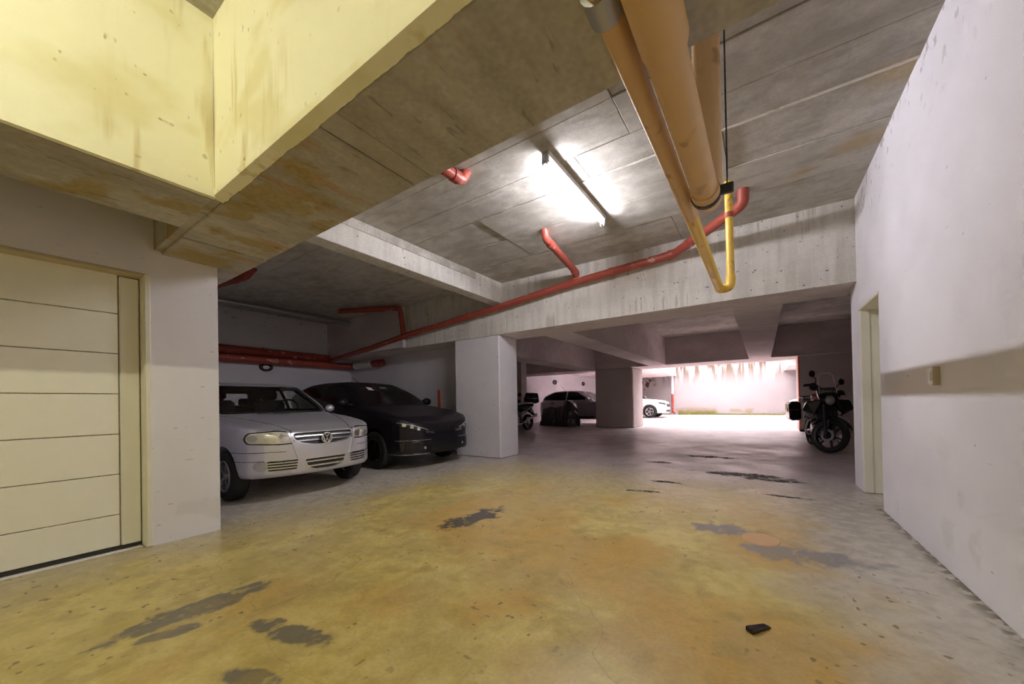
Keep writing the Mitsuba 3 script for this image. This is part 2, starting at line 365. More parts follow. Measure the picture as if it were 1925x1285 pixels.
b = struct('beam', box(XBACK, XR + .02, 5.785, 6.48, ZB + .015, ZC + .03), 'beam_concrete', 'long pale beam with red pipe running along it')
for i, (xa, xb) in enumerate(((XBACK, -6.9), (-6.9, -4.03), (-4.03, -1.22), (-1.22, XR + .01))):
    struct('face_panel', box(xa + .003, xb - .003, 5.78 - .002 * (i % 2), 5.80, ZB + .004, ZC, .003), 'beam_concrete', parent=b)
struct('soffit_board', box(XBACK, XR + .02, 5.80, 6.48, ZB, ZB + .02, .004), 'raw_concrete', parent=b)

# second zone beyond the long beam
struct('beam', box(-.34, .27, 6.48, 14.75, ZB, ZC + .05, .006), 'raw_concrete', 'middle board-marked beam running towards the courtyard')
struct('beam', box(-3.58, -2.98, 6.48, 14.75, ZB, ZC + .05, .006), 'raw_concrete', 'left of the lengthwise beams above the far driveway')
struct('beam', box(-6.55, -5.77, 6.48, 14.75, ZB, ZC + .05, .006), 'raw_concrete', 'lengthwise beam above the far parking bay, behind the first column')
struct('beam', box(-14, 9, 14.75, 16.3, ZB, ZC + .3, .006), 'raw_concrete', 'dark cross beam in front of the bright courtyard')
struct('column', cat_(box(-5.357, -4.2, 5.783, 6.42, 0, ZB, .02)), 'white_wall', 'white painted column at the end of the parked cars')
struct('column', cat_(box(-5.78, -4.22, 14.78, 16.2, 0, ZB, .03)), 'grey_render', 'grey column beside the bright courtyard')
w = struct('column', box(1.0, 9, 14.9, 16.2, 0, ZB + .02, .01), 'grey_render', 'grey wall end behind the motorcycle')
struct('corner_stripe', box(.972, 1.0, 14.89, 15.1, .02, ZB), 'red_stripe', 'orange-red painted edge', parent=w)
struct('foot_block', box(.98, 1.5, 14.8, 14.9, 0, .06, .01), 'black_plastic', parent=w)

# walls
def wall_right():
    outer = man(box(XR, XR + .5, -5.2, 6.13, 0, ZC + .05))
    opening = man(box(XR - .1, XR + .6, 4.85, 5.66, -.1, 2.06))
    return tm(outer - opening)
struct('wall_right', wall_right(), 'white_wall', 'lavender-white plastered wall along the right side')
struct('wall_right_end', box(XR + .1, 9, 6.03, 6.13, 0, ZC), 'white_wall', 'plastered wall returning behind the right doorway')
d = struct('door_2', box(XR + .34, XR + .38, 4.85, 5.66, 0, 2.06), 'cream_panel', 'cream door set back in the right wall')
struct('frame_post', box(XR + .02, XR + .34, 5.648, 5.675, 0, 2.06, .004), 'cream_panel', parent=d)
struct('frame_post', box(XR + .0, XR + .08, 5.635, 5.70, 0, 2.08, .006), 'cream_panel', parent=d)
struct('frame_post', box(XR + .01, XR + .34, 4.845, 4.86, 0, 2.06, .003), 'cream_frame', parent=d)
struct('frame_head', box(XR - .008, XR + .34, 4.83, 5.70, 2.045, 2.075, .004), 'cream_frame', parent=d)
def wall_left():
    outer = man(box(XL - .45, XL, -5.2, 1.262, 0, ZC + .05))
    opening = man(box(XL - .6, XL + .2, -3.2, .80, -.1, 2.135))
    return tm(outer - opening)
struct('wall_left', wall_left(), 'white_wall', 'white plastered pier and wall around the garage door')
struct('wall_bay_near', box(XBACK, XL - .45, 1.10, 1.262, 0, ZC), 'white_wall', 'side wall of the parking bay behind the pier')
struct('wall_back', box(XBACK - .2, XBACK, -5.2, 31, 0, ZC + .05), 'white_wall', 'white back wall behind the parked cars')
struct('wall_bay', box(XBACK, -5.36, 6.41, 6.6, 0, ZB + .1), 'white_wall', 'side wall beside the dark hatchback')
struct('wall_bay_pier', box(XBACK, -6.9, 5.70, 6.41, 2.42, ZC), 'raw_concrete', 'dark concrete block in the upper corner of the bay')
struct('wall_rear', box(-10.3, 1.5, -5.4, -5.2, 0, ZC + .1), 'white_wall', 'rear wall of the garage behind the viewpoint')
p_ = struct('wall_bay_far', box(-10.1, -8.25, 12.9, 13.3, 0, ZC), 'raw_concrete', 'dark pier in the far parking bay')
struct('wall_east', box(8.6, 9, 6.1, 31, 0, ZC), 'white_wall', 'wall at the right end of the far garage')

# courtyard
struct('wall_courtyard', box(-14, 9, 29, 29.3, 0, 7.5), 'courtyard_wall', 'tall rain-streaked courtyard wall in full daylight')
struct('slab_left', box(-14, -5.15, 16.3, 29, 2.80, 3.5), 'raw_concrete', 'slab over the covered parking left of the courtyard')
struct('slab_right', box(1.2, 9, 16.3, 29, 2.80, 3.5), 'raw_concrete', 'slab over the covered parking right of the courtyard')
struct('wall_courtyard_left', box(-5.35, -5.15, 16.3, 29, 3.5, 7.5), 'courtyard_wall', 'upper courtyard wall on the left')
struct('wall_courtyard_right', box(1.2, 1.4, 16.3, 29, 3.5, 7.5), 'courtyard_wall', 'upper courtyard wall on the right')
struct('wall_courtyard_front', box(-5.35, 1.4, 16.1, 16.3, ZC + .3, 7.5), 'courtyard_wall', 'upper courtyard wall above the garage')
struct('wall_far_left', box(-14, XBACK - .2, 28.8, 29, 0, 3), 'white_wall', 'end wall of the far bay')

# garage door on the left
d = struct('door_1', box(-4.20, -4.135, -3.2, .80, .03, 2.135), 'groove', 'cream panelled garage door in the left wall')
zs = [.035, .278, .586, .895, 1.205, 1.515, 1.825, 2.135]
for za, zb in zip(zs[:-1], zs[1:]):
    struct('panel', box(-4.14, -4.118, -3.2, .658, za + .003, zb - .003, .003), 'cream_panel', parent=d)
struct('stile', box(-4.15, -4.112, .667, .775, .035, 2.12, .006), 'cream_panel', 'plain vertical strip beside the panels', parent=d)
struct('frame_post', box(-4.13, -4.0, .782, .822, 0, 2.15, .008), 'cream_frame', parent=d)
struct('frame_head', box(-4.13, -4.005, -3.2, .82, 2.125, 2.15, .005), 'brown_lintel', parent=d)
struct('bottom_seal', box(-4.14, -4.115, -3.2, .775, .008, .035), 'black_plastic', 'black rubber strip', parent=d)
struct('threshold', box(-4.12, -4.06, -3.2, .775, 0, .006, .002), 'white_plastic', parent=d)

# ------------------------------------------------------------------ lamps
t = thing('tube_light', 'lit fluorescent tube batten on the concrete ceiling', 'lamp')
xt = -1.61
put('housing', box(xt + .0, xt + .05, 2.99, 4.46, ZC - .05, ZC, .006), 'white_plastic', t, 'white metal batten')
for yy in (2.985, 4.455): put('socket', cat_(box(xt - .025, xt + .04, yy - .012, yy + .022, ZC - .10, ZC - .005, .004), box(xt - .02, xt - .008, yy - .02, yy + .01, ZC - .125, ZC - .09), box(xt + .02, xt + .032, yy - .02, yy + .01, ZC - .125, ZC - .09)), 'grey_metal', t, 'grey end socket')
tb = tube([(xt - .005, 3.01, ZC - .08), (xt - .005, 4.44, ZC - .08)], .014, 16)
k_ = put('tube', tb, 'tube_glow', t, 'glowing white tube', smooth=True)
scene[k_]['emitter'] = {'type': 'area', 'radiance': {'type': 'rgb', 'value': list(TUBE_POWER)}}
t = thing('warm_lamp', 'yellowish fluorescent batten on the ceiling in front of the yellow beam', 'lamp')
put('housing', box(-1.22, -1.17, -1.75, -.3, ZC - .03, ZC + .02, .006), 'white_plastic', t)
k_ = put('tube', tube([(-1.195, -1.72, ZC - .06), (-1.195, -.32, ZC - .06)], .014, 16), 'tube_glow', t, smooth=True)
scene[k_]['emitter'] = {'type': 'area', 'radiance': {'type': 'rgb', 'value': list(WARM_POWER)}}

# ------------------------------------------------------------------ pipes
t = thing('gas_pipe', 'thin ochre-yellow gas pipe hanging under the beam with U-bend', 'pipe')
zg, xg = 2.25, -.352
put('run', tube([(xg - .02, -1.0, zg), (xg, 2.61, zg)], .040, 16), 'brown_pvc', t, smooth=40)
put('run', tube([(xg, 4.30, zg), (xg + .002, 4.46, zg)], .041, 16), 'yellow_pipe', t, smooth=40)
put('run', tube([(xg, 2.6, zg), (xg, 4.31, zg)], .0402, 16), 'yellow_pipe', t, smooth=40)
put('elbow', tube([(xg, 4.42, zg), (xg, 4.50, zg - .002), (xg + .10, 4.50, zg - .002), (xg + .105, 4.50, zg + .1)], .046, 16, .05), 'yellow_pipe', t, smooth=40)
put('riser', tube([(xg + .105, 4.50, zg + .08), (xg + .10, 4.50, 3.36)], .037, 16), 'yellow_pipe', t, smooth=40)
put('collar', tube([(xg + .1, 4.50, 2.98), (xg + .1, 4.50, 3.03)], .045, 16), 'red_pvc', t, 'rusty collar', smooth=40)
put('collar', tube([(xg + .105, 4.50, 2.33), (xg + .105, 4.50, 2.37)], .047, 16), 'yellow_pipe', t, smooth=40)
put('coupling', tube([(xg - .01, 1.0, zg), (xg - .01, 1.09, zg)], .054, 16), 'grey_metal', t, 'dark grey coupling', smooth=40)

t = thing('drain_pipe', 'thick brown plastic drain pipe hanging beside the thin pipe', 'pipe')
xd, zd, rd = -.232, 2.2, .062
put('run', tube([(xd - .01, -1.0, zd), (xd, 2.30, zd)], rd, 24), 'brown_pvc', t, smooth=40)
put('socket', tube([(xd, .5, zd), (xd, 1.23, zd), (xd, 1.26, zd)], [rd + .010, rd + .010, rd + .002], 24), 'brown_pvc', t, smooth=40)
put('elbow', tube([(xd, 2.2, zd), (xd, 2.40, zd), (xd - .0, 2.40, zd + .2)], rd + .008, 24, .12), 'brown_pvc', t, smooth=40)
put('riser', tube([(xd, 2.40, zd + .12), (xd, 2.40, ZC + .02)], rd + .01, 24), 'brown_pvc', t, smooth=40)
put('clamp_ring', tube([(xd, 2.262, zd), (xd, 2.292, zd)], rd + .013, 24), 'black_plastic', t, 'black clamp ring', smooth=40)
put('bracket', cat_(box(xd + .07, xd + .13, 2.27, 2.30, zd - .02, zd + .03, .005), tube([(xd + .1, 2.28, zd), (xd + .1, 2.30, ZC)], .003, 8)), 'black_plastic', t, 'black hanger')
put('wire', tube([(xd + .098, 2.36, zd + .1), (xd + .098, 2.36, ZC)], .003, 8), 'black_plastic', t)

def red_pipe(label, pts, r, name='red_pipe', bend=.12, joints=()):
    t = thing(name, label, 'pipe')
    put('run', tube(pts, r, 18, bend), 'red_pvc', t, smooth=40)
    P = [np.array(p, float) for p in pts]
    for (i, s) in joints:
        a = P[i] + (P[i + 1] - P[i]) * s; d_ = (P[i + 1] - P[i]) / np.linalg.norm(P[i + 1] - P[i])
        put('joint_collar', tube([a - d_ * .035, a + d_ * .035], r + .008, 18), 'red_pvc', t, smooth=40)
    return t
yp = 5.66
red_pipe('red drain pipe sloping along the long pale beam', [(-.13, 4.80, ZC + .02), (-.13, 4.84, 3.24), (-.50, 5.2, 3.20), (-1.0, yp, 3.16), (-1.2, yp, 3.14), (-2.62, yp, 3.05), (-4.04, yp, 2.90), (-6.75, yp, 2.67), (-8.16, yp, 2.50), (-9.9, yp, 2.34)], .058, bend=.08,
         joints=((2, .55), (3, .2), (4, .5), (5, .02), (6, .3), (7, .05)))
t = red_pipe('short red branch pipe from the ceiling joining the sloping pipe', [(-2.36, 4.33, ZC + .02), (-2.36, 4.37, 3.27), (-2.46, 5.45, 3.20), (-2.46, 5.58, 3.14), (-2.60, 5.66, 3.05)], .052, bend=.07, joints=((1, .15), (2, .5)))
t = red_pipe('short red pipe stub entering the ceiling beside the near beam', [(-2.46, 1.5, 3.27), (-2.41, 2.74, 3.28), (-2.40, 2.80, ZC + .02)], .055, bend=.08, joints=((0, .93),))
put('hose_clamp', tube([(-2.418, 2.62, 3.281), (-2.417, 2.65, 3.281)], .062, 18), 'chrome', t, 'shiny metal clamp', smooth=40)
t = red_pipe('upper red pipe along the back wall above the silver car', [(-9.96, 1.3, 2.42), (-9.96, 5.66, 2.40)], .10, joints=((0, .3), (0, .62), (0, .9)))
t = red_pipe('lower red pipe on the back wall turning the corner over the dark car', [(-9.95, 1.3, 2.215), (-9.95, 6.0, 2.21), (-9.8, 6.27, 2.21), (-8.45, 6.29, 2.23)], .092, joints=((0, .3), (0, .62)))
put('white_sleeve', tube([(-9.65, 6.273, 2.213), (-8.85, 6.285, 2.225)], .097, 18), 'white_plastic', t, 'white wrapped sleeve', smooth=40)
red_pipe('vertical red pipe dropping from the ceiling at the bay corner', [(-8.2, 4.9, 3.30), (-7.0, 5.5, 3.30), (-6.8, 5.56, 3.28), (-6.78, 5.62, 2.70)], .055, joints=((0, .5),))
red_pipe('red pipe elbow under the ceiling above the silver car', [(-8.6, 2.4, 3.27), (-7.1, 2.62, 3.27), (-6.9, 2.66, ZC)], .06, joints=((0, .8),))
t = thing('grey_pipe', 'pale grey pipe along the back wall just under the ceiling', 'pipe')
put('run', tube([(-9.0, 1.3, 3.25), (-9.0, 5.68, 3.25)], .065, 16), 'grey_metal', t, smooth=40)

# ------------------------------------------------------------------ small things on walls and floor
t = thing('light_switch', 'small white switch box on the right wall', 'switch')
put('plate', box(XR - .028, XR + .002, 3.44, 3.545, 1.145, 1.255, .006), 'white_plastic', t)
put('edge', box(XR - .032, XR + .002, 3.432, 3.446, 1.14, 1.26, .003), 'brown_lintel', t, 'brown edge')
put('rocker', box(XR - .034, XR - .02, 3.475, 3.51, 1.17, 1.23, .004), 'white_plastic', t)
t = thing('bulkhead_light', 'black oval bulkhead light on the white back wall', 'lamp')
put('ring', xf(torus(.085, .028, 'x', 40, 10), np.array([[1, 0, 0, XBACK + .03], [0, 1.35, 0, 4.13], [0, 0, .85, 2.063], [0, 0, 0, 1.]])), 'black_plastic', t, smooth=True)
put('lens', xf(trimesh.creation.icosphere(3), np.array([[.03, 0, 0, XBACK + .025], [0, .085, 0, 4.13], [0, 0, .055, 2.063], [0, 0, 0, 1.]])), 'white_plastic', t, smooth=True)
t = thing('marker_strip', 'upright orange strip on the wall behind the dark car', 'marker')
put('strip', box(-6.50, -6.42, 6.395, 6.41, .60, 1.42, .003), 'red_stripe', t)
for yy, zz in ((19.4, 2.24), (23.57, 2.285)):
    t = thing('wall_ring', 'black ring on the far back wall, ' + ('over the pale car rear' if yy < 21 else 'beside the reddish stain'), 'ring')
    put('hoop', xf(torus(.10, .04, 'x', 28, 8), np.array([[1, 0, 0, XBACK + .03], [0, 1.6, 0, yy], [0, 0, 1, zz], [0, 0, 0, 1.]])), 'black_plastic', t, smooth=True)
def patch_mesh():
    a = np.linspace(0, 2 * np.pi, 40, endpoint=False); V = [(-.03, 3.407, .003)]
    for q in a: V.append((-.03 + .12 * math.cos(q), 3.407 + .14 * math.sin(q), .003))
    for q in a: V.append((-.03 + .127 * math.cos(q), 3.407 + .147 * math.sin(q), -.004))
    F = [[0, 1 + i, 1 + (i + 1) % 40] for i in range(40)]
    for i in range(40): F += [[1 + i, 41 + i, 41 + (i + 1) % 40], [1 + i, 41 + (i + 1) % 40, 1 + (i + 1) % 40]]
    return trimesh.Trimesh(V, F, process=False)
flat('patch_clay', (.50, .31, .17), .6)
tag(put('floor_cap', patch_mesh(), 'patch_clay'), 'round orange-brown cap set in the grey-stained floor', 'cap')
t = thing('plastic_scrap', 'small black plastic scrap lying on the ochre floor', 'scrap')
put('strip', rot(tm(prism([(-.06, 0), (.06, 0), (.06, .004), (.0, .012), (-.05, .02), (-.06, .018)], 'y', -.018, .018)), 55, (0, 0, 1)).apply_translation((-.035, 2.07, .001)), 'black_gloss', t)
t = red_pipe('stub of pipe hanging from the ceiling of the far driveway', [(-1.5, 8.6, ZC + .02), (-1.5, 8.6, ZC - .08), (-1.42, 9.1, ZC - .08)], .03, name='pipe_stub', bend=.04)
t = thing('downpipe', 'red and white downpipe on the courtyard wall behind the white car', 'pipe')
put('run', tube([(-5.35, 28.6, 2.8), (-5.35, 28.6, .25), (-5.2, 28.4, .12)], .08, 12, .1), 'red_pvc', t, smooth=40)
put('upper_sleeve', tube([(-5.35, 28.6, 2.8), (-5.35, 28.6, 1.5)], .085, 12), 'white_plastic', t, smooth=40)
def moss_mesh():
    V, F = [], []
    for i in range(2200):
        x = rng.uniform(-5.0, 1.1); h = rng.uniform(.05, .22) * (1.5 if x < -2.6 else .6); y = 28.93 - rng.uniform(0, .35); a = rng.uniform(0, 6.28); w = .02
        k = len(V); V += [(x - w * math.cos(a), y - w * math.sin(a), 0), (x + w * math.cos(a), y + w * math.sin(a), 0), (x + rng.normal(0, .04), y + rng.normal(0, .03), h)]
        F.append([k, k + 1, k + 2])
    return trimesh.Trimesh(V, F, process=False)
tag(put('grass_strip', moss_mesh(), 'moss'), 'strip of dry grass along the foot of the courtyard wall', 'grass', kind='stuff')

# ------------------------------------------------------------------ vehicles: a body from three outlines, blended as a distance field
def sd_poly(poly, X, Y):
    P = np.array(poly, float); d = np.full(X.shape, 1e9); ins = np.zeros(X.shape, bool)
    for (ax, ay), (bx, by) in zip(P, np.roll(P, -1, 0)):
        ex, ey = bx - ax, by - ay; wx, wy = X - ax, Y - ay
        t = np.clip((wx * ex + wy * ey) / max(ex * ex + ey * ey, 1e-12), 0, 1)
        d = np.minimum(d, (wx - ex * t) ** 2 + (wy - ey * t) ** 2)
        if abs(ey) > 1e-12: ins ^= ((ay > Y) != (by > Y)) & (X < ex * (Y - ay) / ey + ax)
    return np.where(ins, -1, 1) * np.sqrt(d)
def smax(a, b, k):
    h = np.maximum(k - np.abs(a - b), 0) / k; return np.maximum(a, b) + h * h * k / 4
def smin(a, b, k): return -smax(-a, -b, k)
def mirror(half): return list(half) + [(-a, b) for a, b in half[::-1]]

def surface_net(D, lo, h):
    """closed mesh of the zero level of D on a regular grid"""
    s = D < 0; n = np.array(D.shape)
    C = np.zeros(n - 1, int)
    for c in range(8):
        i, j, k = c & 1, c >> 1 & 1, c >> 2 & 1; C += s[i:n[0] - 1 + i, j:n[1] - 1 + j, k:n[2] - 1 + k]
    act = (C > 0) & (C < 8); idx = np.full(act.shape, -1); ijk = np.argwhere(act); idx[act] = np.arange(len(ijk))
    acc = np.zeros((len(ijk), 3)); cnt = np.zeros(len(ijk)); I, J, K = ijk.T
    for ax in range(3):
        for u in (0, 1):
            for v in (0, 1):
                o = [0, 0, 0]; o[(ax + 1) % 3] = u; o[(ax + 2) % 3] = v; q = o.copy(); q[ax] = 1
                a = D[I + o[0], J + o[1], K + o[2]]; b = D[I + q[0], J + q[1], K + q[2]]
                m = (a < 0) != (b < 0); t = a[m] / (a[m] - b[m]); p = np.array(o, float)[None].repeat(m.sum(), 0); p[:, ax] += t
                acc[m] += p; cnt[m] += 1
    V = (ijk + acc / cnt[:, None]) * h + lo; F = []
    for ax in range(3):
        b1, b2 = (ax + 1) % 3, (ax + 2) % 3
        sl0 = [slice(1, -1)] * 3; sl0[ax] = slice(0, -1); sl1 = [slice(1, -1)] * 3; sl1[ax] = slice(1, None)
        a, b = s[tuple(sl0)], s[tuple(sl1)]; e = np.argwhere(a != b); inside = a[a != b]
        e[:, b1] += 1; e[:, b2] += 1
        def cell(d1, d2):
            q = e.copy(); q[:, b1] -= d1; q[:, b2] -= d2; return idx[q[:, 0], q[:, 1], q[:, 2]]
        Q = np.stack([cell(1, 1), cell(0, 1), cell(0, 0), cell(1, 0)], 1); Q[~inside] = Q[~inside][:, ::-1]; F.append(Q)
    F = np.vstack(F); F = np.vstack([F[:, [0, 1, 2]], F[:, [0, 2, 3]]])
    return trimesh.Trimesh(V, F, process=False)

class Body:
    def __init__(s, P1, P2, P3, G1, G2, G3, h=.03, k=.09, kg=.10, kj=.05):
        P = np.array(P1 + G1); lo = np.array([P[:, 0].min() - .12, -max(a for a, _ in P3) - .12, P[:, 1].min() - .12]); hi = np.array([P[:, 0].max() + .12, -lo[1], P[:, 1].max() + .12])
        n = np.ceil((hi - lo) / h).astype(int) + 1; x, y, z = (lo[i] + h * np.arange(n[i]) for i in range(3))
        a = sd_poly(P1, *np.meshgrid(x, z, indexing='ij'))[:, None, :]; b = sd_poly(mirror2(P2), *np.meshgrid(x, y, indexing='ij'))[:, :, None]; c = sd_poly(mirror(P3), *np.meshgrid(y, z, indexing='ij'))[None]
        low = smax(smax(a + 0 * b, b, k), c, k)
        a = sd_poly(G1, *np.meshgrid(x, z, indexing='ij'))[:, None, :]; b = sd_poly(mirror2(G2), *np.meshgrid(x, y, indexing='ij'))[:, :, None]; c = sd_poly(mirror(G3), *np.meshgrid(y, z, indexing='ij'))[None]
        s.green = smax(smax(a + 0 * b, b, kg), c, kg)
        s.D = smin(low, s.green, kj); s.lo, s.h = lo, h; s.cache = {}
    def solid(s, off=0., green=False):
        q = (off, green)
        if q not in s.cache:
            t = surface_net((s.green if green else s.D) - off, s.lo, s.h); s.cache[q] = man(t)
        return s.cache[q]
    def skin(s, pr, out=.004, inn=-.02):
        return tm((s.solid(out) - s.solid(inn)) ^ pr)
def mirror2(half): return list(half) + [(a, -b) for a, b in half[::-1]]

def ycyl(r, a, b): return m3.Manifold.cylinder(b - a, r, r, 44).rotate((90, 0, 0)).translate((0, b, 0))

def wheel_parts(t, x, y, r, side, w=.18, rim=.62, spokes=5, rimmat='alloy', far=False):
    """tyre > rim at the wheel centre (x, y, r), facing side"""
    ty = lathe([(r * rim, -w / 2 + .01), (r * .9, -w / 2), (r * .98, -w / 2 + .02), (r, -w / 4), (r, w / 4), (r * .98, w / 2 - .02), (r * .9, w / 2), (r * rim, w / 2 - .01), (r * rim, -w / 2 + .01)], 'y', 36)
    k = put('wheel', move(ty, x, y, r), 'rubber', t, smooth=50)
    R_ = r * rim; parts = [lathe([(R_ * .9, -.05), (R_ * .9, .05), (R_, .06), (R_ * 1.02, .055), (R_ * 1.02, -.06), (R_ * .9, -.05)], 'y', 36), lathe([(0.001, .045), (R_ * .22, .045), (R_ * .24, .02), (0.001, .0)], 'y', 20)]
    for i in range(spokes):
        for o in (-.12, .12):
            a = 2 * math.pi * i / spokes + o; c, s_ = math.cos(a), math.sin(a); b = box(R_ * .1, R_ * .93, .012, .04, -R_ * .055, R_ * .055)
            parts.append(rot(b, -math.degrees(a), (0, 1, 0)))
    rm = cat_(*parts)
    if side < 0: rm = xf(rm, np.diag([1, -1, 1, 1])); rm.invert()
    put('rim', move(rm, x, y + side * (w / 2 - .055), r), rimmat, k, smooth=30)
    put('hub_disc', move(lathe([(.001, -.01), (R_ * .9, -.01), (R_ * .9, .01), (.001, .01)], 'y', 24), x, y + side * (w / 2 - .08), r), 'black_plastic', k)
    return k

def place(root, mat):
    for key in [k for k in scene if k.startswith(root + '__')]: scene[key]['to_world'] = T(mat.tolist())
def pose(x, y, deg=0., s=1., z=0.):
    m = trimesh.transformations.rotation_matrix(math.radians(deg), (0, 0, 1)); m[:3, :3] *= s; m[:3, 3] = (x, y, z); return m
def ybars(B, zs, yr, hw, out, pr):
    return cat_(*[B.skin(prism([(-yr, z - hw), (yr, z - hw), (yr, z + hw), (-yr, z + hw)], 'x', -.7, .2) ^ pr, out, -.005) for z in zs])

# ---- silver hatchback
def silver_car():
    P1 = [(-.10, .29), (-.03, .29), (-.005, .34), (.0, .50), (-.005, .62), (-.04, .73), (-.085, .795), (-.30, .86), (-.75, .935), (-1.15, .98), (-1.35, 1.01), (-2.2, 1.03), (-3.2, 1.05), (-3.84, 1.02), (-3.90, .8), (-3.93, .55), (-3.88, .3), (-3.6, .23), (-.9, .23)]
    P2 = [(0.004, 0), (-.005, .22), (-.03, .36), (-.075, .50), (-.15, .63), (-.27, .745), (-.42, .80), (-.7, .825), (-1.4, .835), (-3.2, .83), (-3.7, .77), (-3.88, .62), (-3.93, .3), (-3.935, 0)]
    P3 = [(.0, .2), (.70, .22), (.79, .28), (.825, .42), (.83, .60), (.815, .80), (.785, .93), (.74, 1.01), (.60, 1.06), (.3, 1.09), (0, 1.10)]
    G1 = [(-1.14, .93), (-1.22, 1.0), (-1.90, 1.43), (-2.10, 1.465), (-2.8, 1.48), (-3.3, 1.45), (-3.62, 1.36), (-3.9, .98), (-3.9, .85), (-1.16, .85)]
    G2 = [(-1.10, 0), (-1.14, .4), (-1.25, .68), (-1.5, .79), (-2.2, .80), (-3.3, .78), (-3.75, .70), (-3.9, .5), (-3.92, 0)]
    G3 = [(0, .8), (.79, .8), (.775, .98), (.69, 1.20), (.60, 1.39), (.50, 1.45), (.3, 1.475), (0, 1.48)]
    B = Body(P1, P2, P3, G1, G2, G3, h=.026, k=.07, kg=.07, kj=.03)
    t = thing('silver_car', 'silver compact hatchback with round chrome emblem parked beside the white pier', 'car')
    ws = prism(rpoly([(-.69, 1.0), (.69, 1.0), (.56, 1.395), (-.56, 1.395)], .05), 'x', -2.4, -.9)
    rw = prism(rpoly([(-.58, 1.06), (.58, 1.06), (.50, 1.34), (-.50, 1.34)], .05), 'x', -4.2, -3.1)
    s1 = prism(rpoly([(-1.52, 1.05), (-2.05, 1.345), (-2.42, 1.36), (-2.42, 1.05)], .03), 'y', -1., 1.)
    s2 = prism(rpoly([(-2.50, 1.05), (-2.50, 1.36), (-3.05, 1.345), (-3.40, 1.24), (-3.52, 1.07)], .04), 'y', -1., 1.)
    arches = [ycyl(.345, a, b).translate((x, 0, .29)) for x in (-.76, -3.22) for a, b in ((-.95, -.60), (.60, .95))]
    cab = B.solid(-.035, True) ^ m3.Manifold.cube((4, 2, 1)).translate((-4.2, -1, .92))
    body = B.solid() - cab
    for q in (ws, rw, s1, s2, *arches): body = body - q
    # recesses of lamps and grilles
    gr = rpoly([(-.385, .785), (.385, .785), (.37, .70), (.30, .655), (.15, .625), (0, .618), (-.15, .625), (-.30, .655), (-.37, .70)], .03)
    g = prism(gr, 'x', -.6, .2)
    lowg = prism(rpoly([(-.27, .475), (.27, .475), (.22, .36), (.12, .325), (-.12, .325), (-.22, .36)], .03), 'x', -.6, .2)
    fl = rpoly([(-.61, .475), (-.32, .475), (-.335, .365), (-.60, .365)], .02); sideg = [prism([(sg * a, b) for a, b in fl], 'x', -.6, .2) for sg in (1, -1)]
    hl = [(-.352, .79), (-.345, .735), (-.36, .658), (-.50, .652), (-.752, .668), (-.768, .735), (-.745, .80), (-.50, .815)]
    heads = [prism(rpoly([(sg * a, b) for a, b in hl], .03), 'x', -.55, .2) for sg in (1, -1)]
    fogs = [m3.Manifold.cylinder(.8, .055, .055, 32).rotate((0, 90, 0)).translate((-.6, sg * .655, .425)) for sg in (-1, 1)]
    for q in (g, lowg, *sideg, *heads, *fogs): body = body - (q ^ (B.solid(.05) - B.solid(-.022)))
    put('body', tm(body), 'silver_paint', t, smooth=28)
    put('windscreen', tm((B.solid(-.004) - B.solid(-.008)) ^ ws), 'clear_glass', t, smooth=30)
    put('rear_window', tm((B.solid(-.004) - B.solid(-.008)) ^ rw), 'clear_glass', t, smooth=30)
    for side in (-1, 1):
        half = m3.Manifold.cube((5, 1, 2)).translate((-5, 0 if side > 0 else -1, 0))
        for q in (s1, s2): put('side_window', tm((B.solid(-.004) - B.solid(-.008)) ^ q ^ half), 'clear_glass', t, smooth=30)
    put('headliner', tm(((B.solid(-.037, True) - B.solid(-.05, True)) ^ m3.Manifold.cube((4, 2, 1)).translate((-4.2, -1, .95))) - ws - rw - s1 - s2), 'car_interior', t, smooth=30)
    put('cabin_floor', tm(B.solid(-.045, True) ^ m3.Manifold.cube((4, 2, .06)).translate((-4.2, -1, .90))), 'car_interior', t)
    put('dashboard', box(-1.75, -1.25, -.66, .66, .93, 1.02, .03), 'car_interior', t)
    for sg in (-.36, .36):
        put('seat', cat_(rot(box(-2.42, -2.28, sg - .23, sg + .23, .9, 1.20, .05), -10, (0, 1, 0), (-2.35, 0, .9)), box(-2.47, -2.37, sg - .13, sg + .13, 1.20, 1.36, .04)), 'car_interior', t)
    put('rear_seat', cat_(box(-3.2, -3.08, -.6, .6, .9, 1.12, .04), box(-3.22, -3.12, -.42, -.2, 1.1, 1.24, .03), box(-3.22, -3.12, .2, .42, 1.1, 1.24, .03)), 'car_interior', t)
    put('steering_wheel', rot(torus(.18, .015, 'x', 30, 8), 25, (0, 1, 0)).apply_translation((-1.82, .36, 1.03)), 'car_interior', t)
    # grilles
    for q, nm, zs, yr in ((g, 'grille', (.735, .685), .4), (lowg, 'lower_grille', (.432, .378), .3)):
        k = put(nm, B.skin(q, -.014, -.024), 'black_plastic', t, smooth=30)
        put('surround', tm(((B.solid(.006) - B.solid(-.02)) ^ q) - (prism(np.array(gr) * [.945, 1] * 1.0 if nm == 'grille' else rpoly([(-.255, .465), (.255, .465), (.208, .366), (.115, .335), (-.115, .335), (-.208, .366)], .03), 'x', -.6, .2) if nm != 'grille' else prism(rpoly([(-.365, .772), (.365, .772), (.352, .705), (.29, .665), (.145, .637), (0, .63), (-.145, .637), (-.29, .665), (-.352, .705)], .03), 'x', -.6, .2))), 'chrome', k, 'chrome surround', smooth=30)
        for z in zs: put('bar', B.skin(prism([(-yr, z - .008), (yr, z - .008), (yr, z + .008), (-yr, z + .008)], 'x', -.6, .2) ^ q, .002, -.014), 'chrome', k, smooth=30)
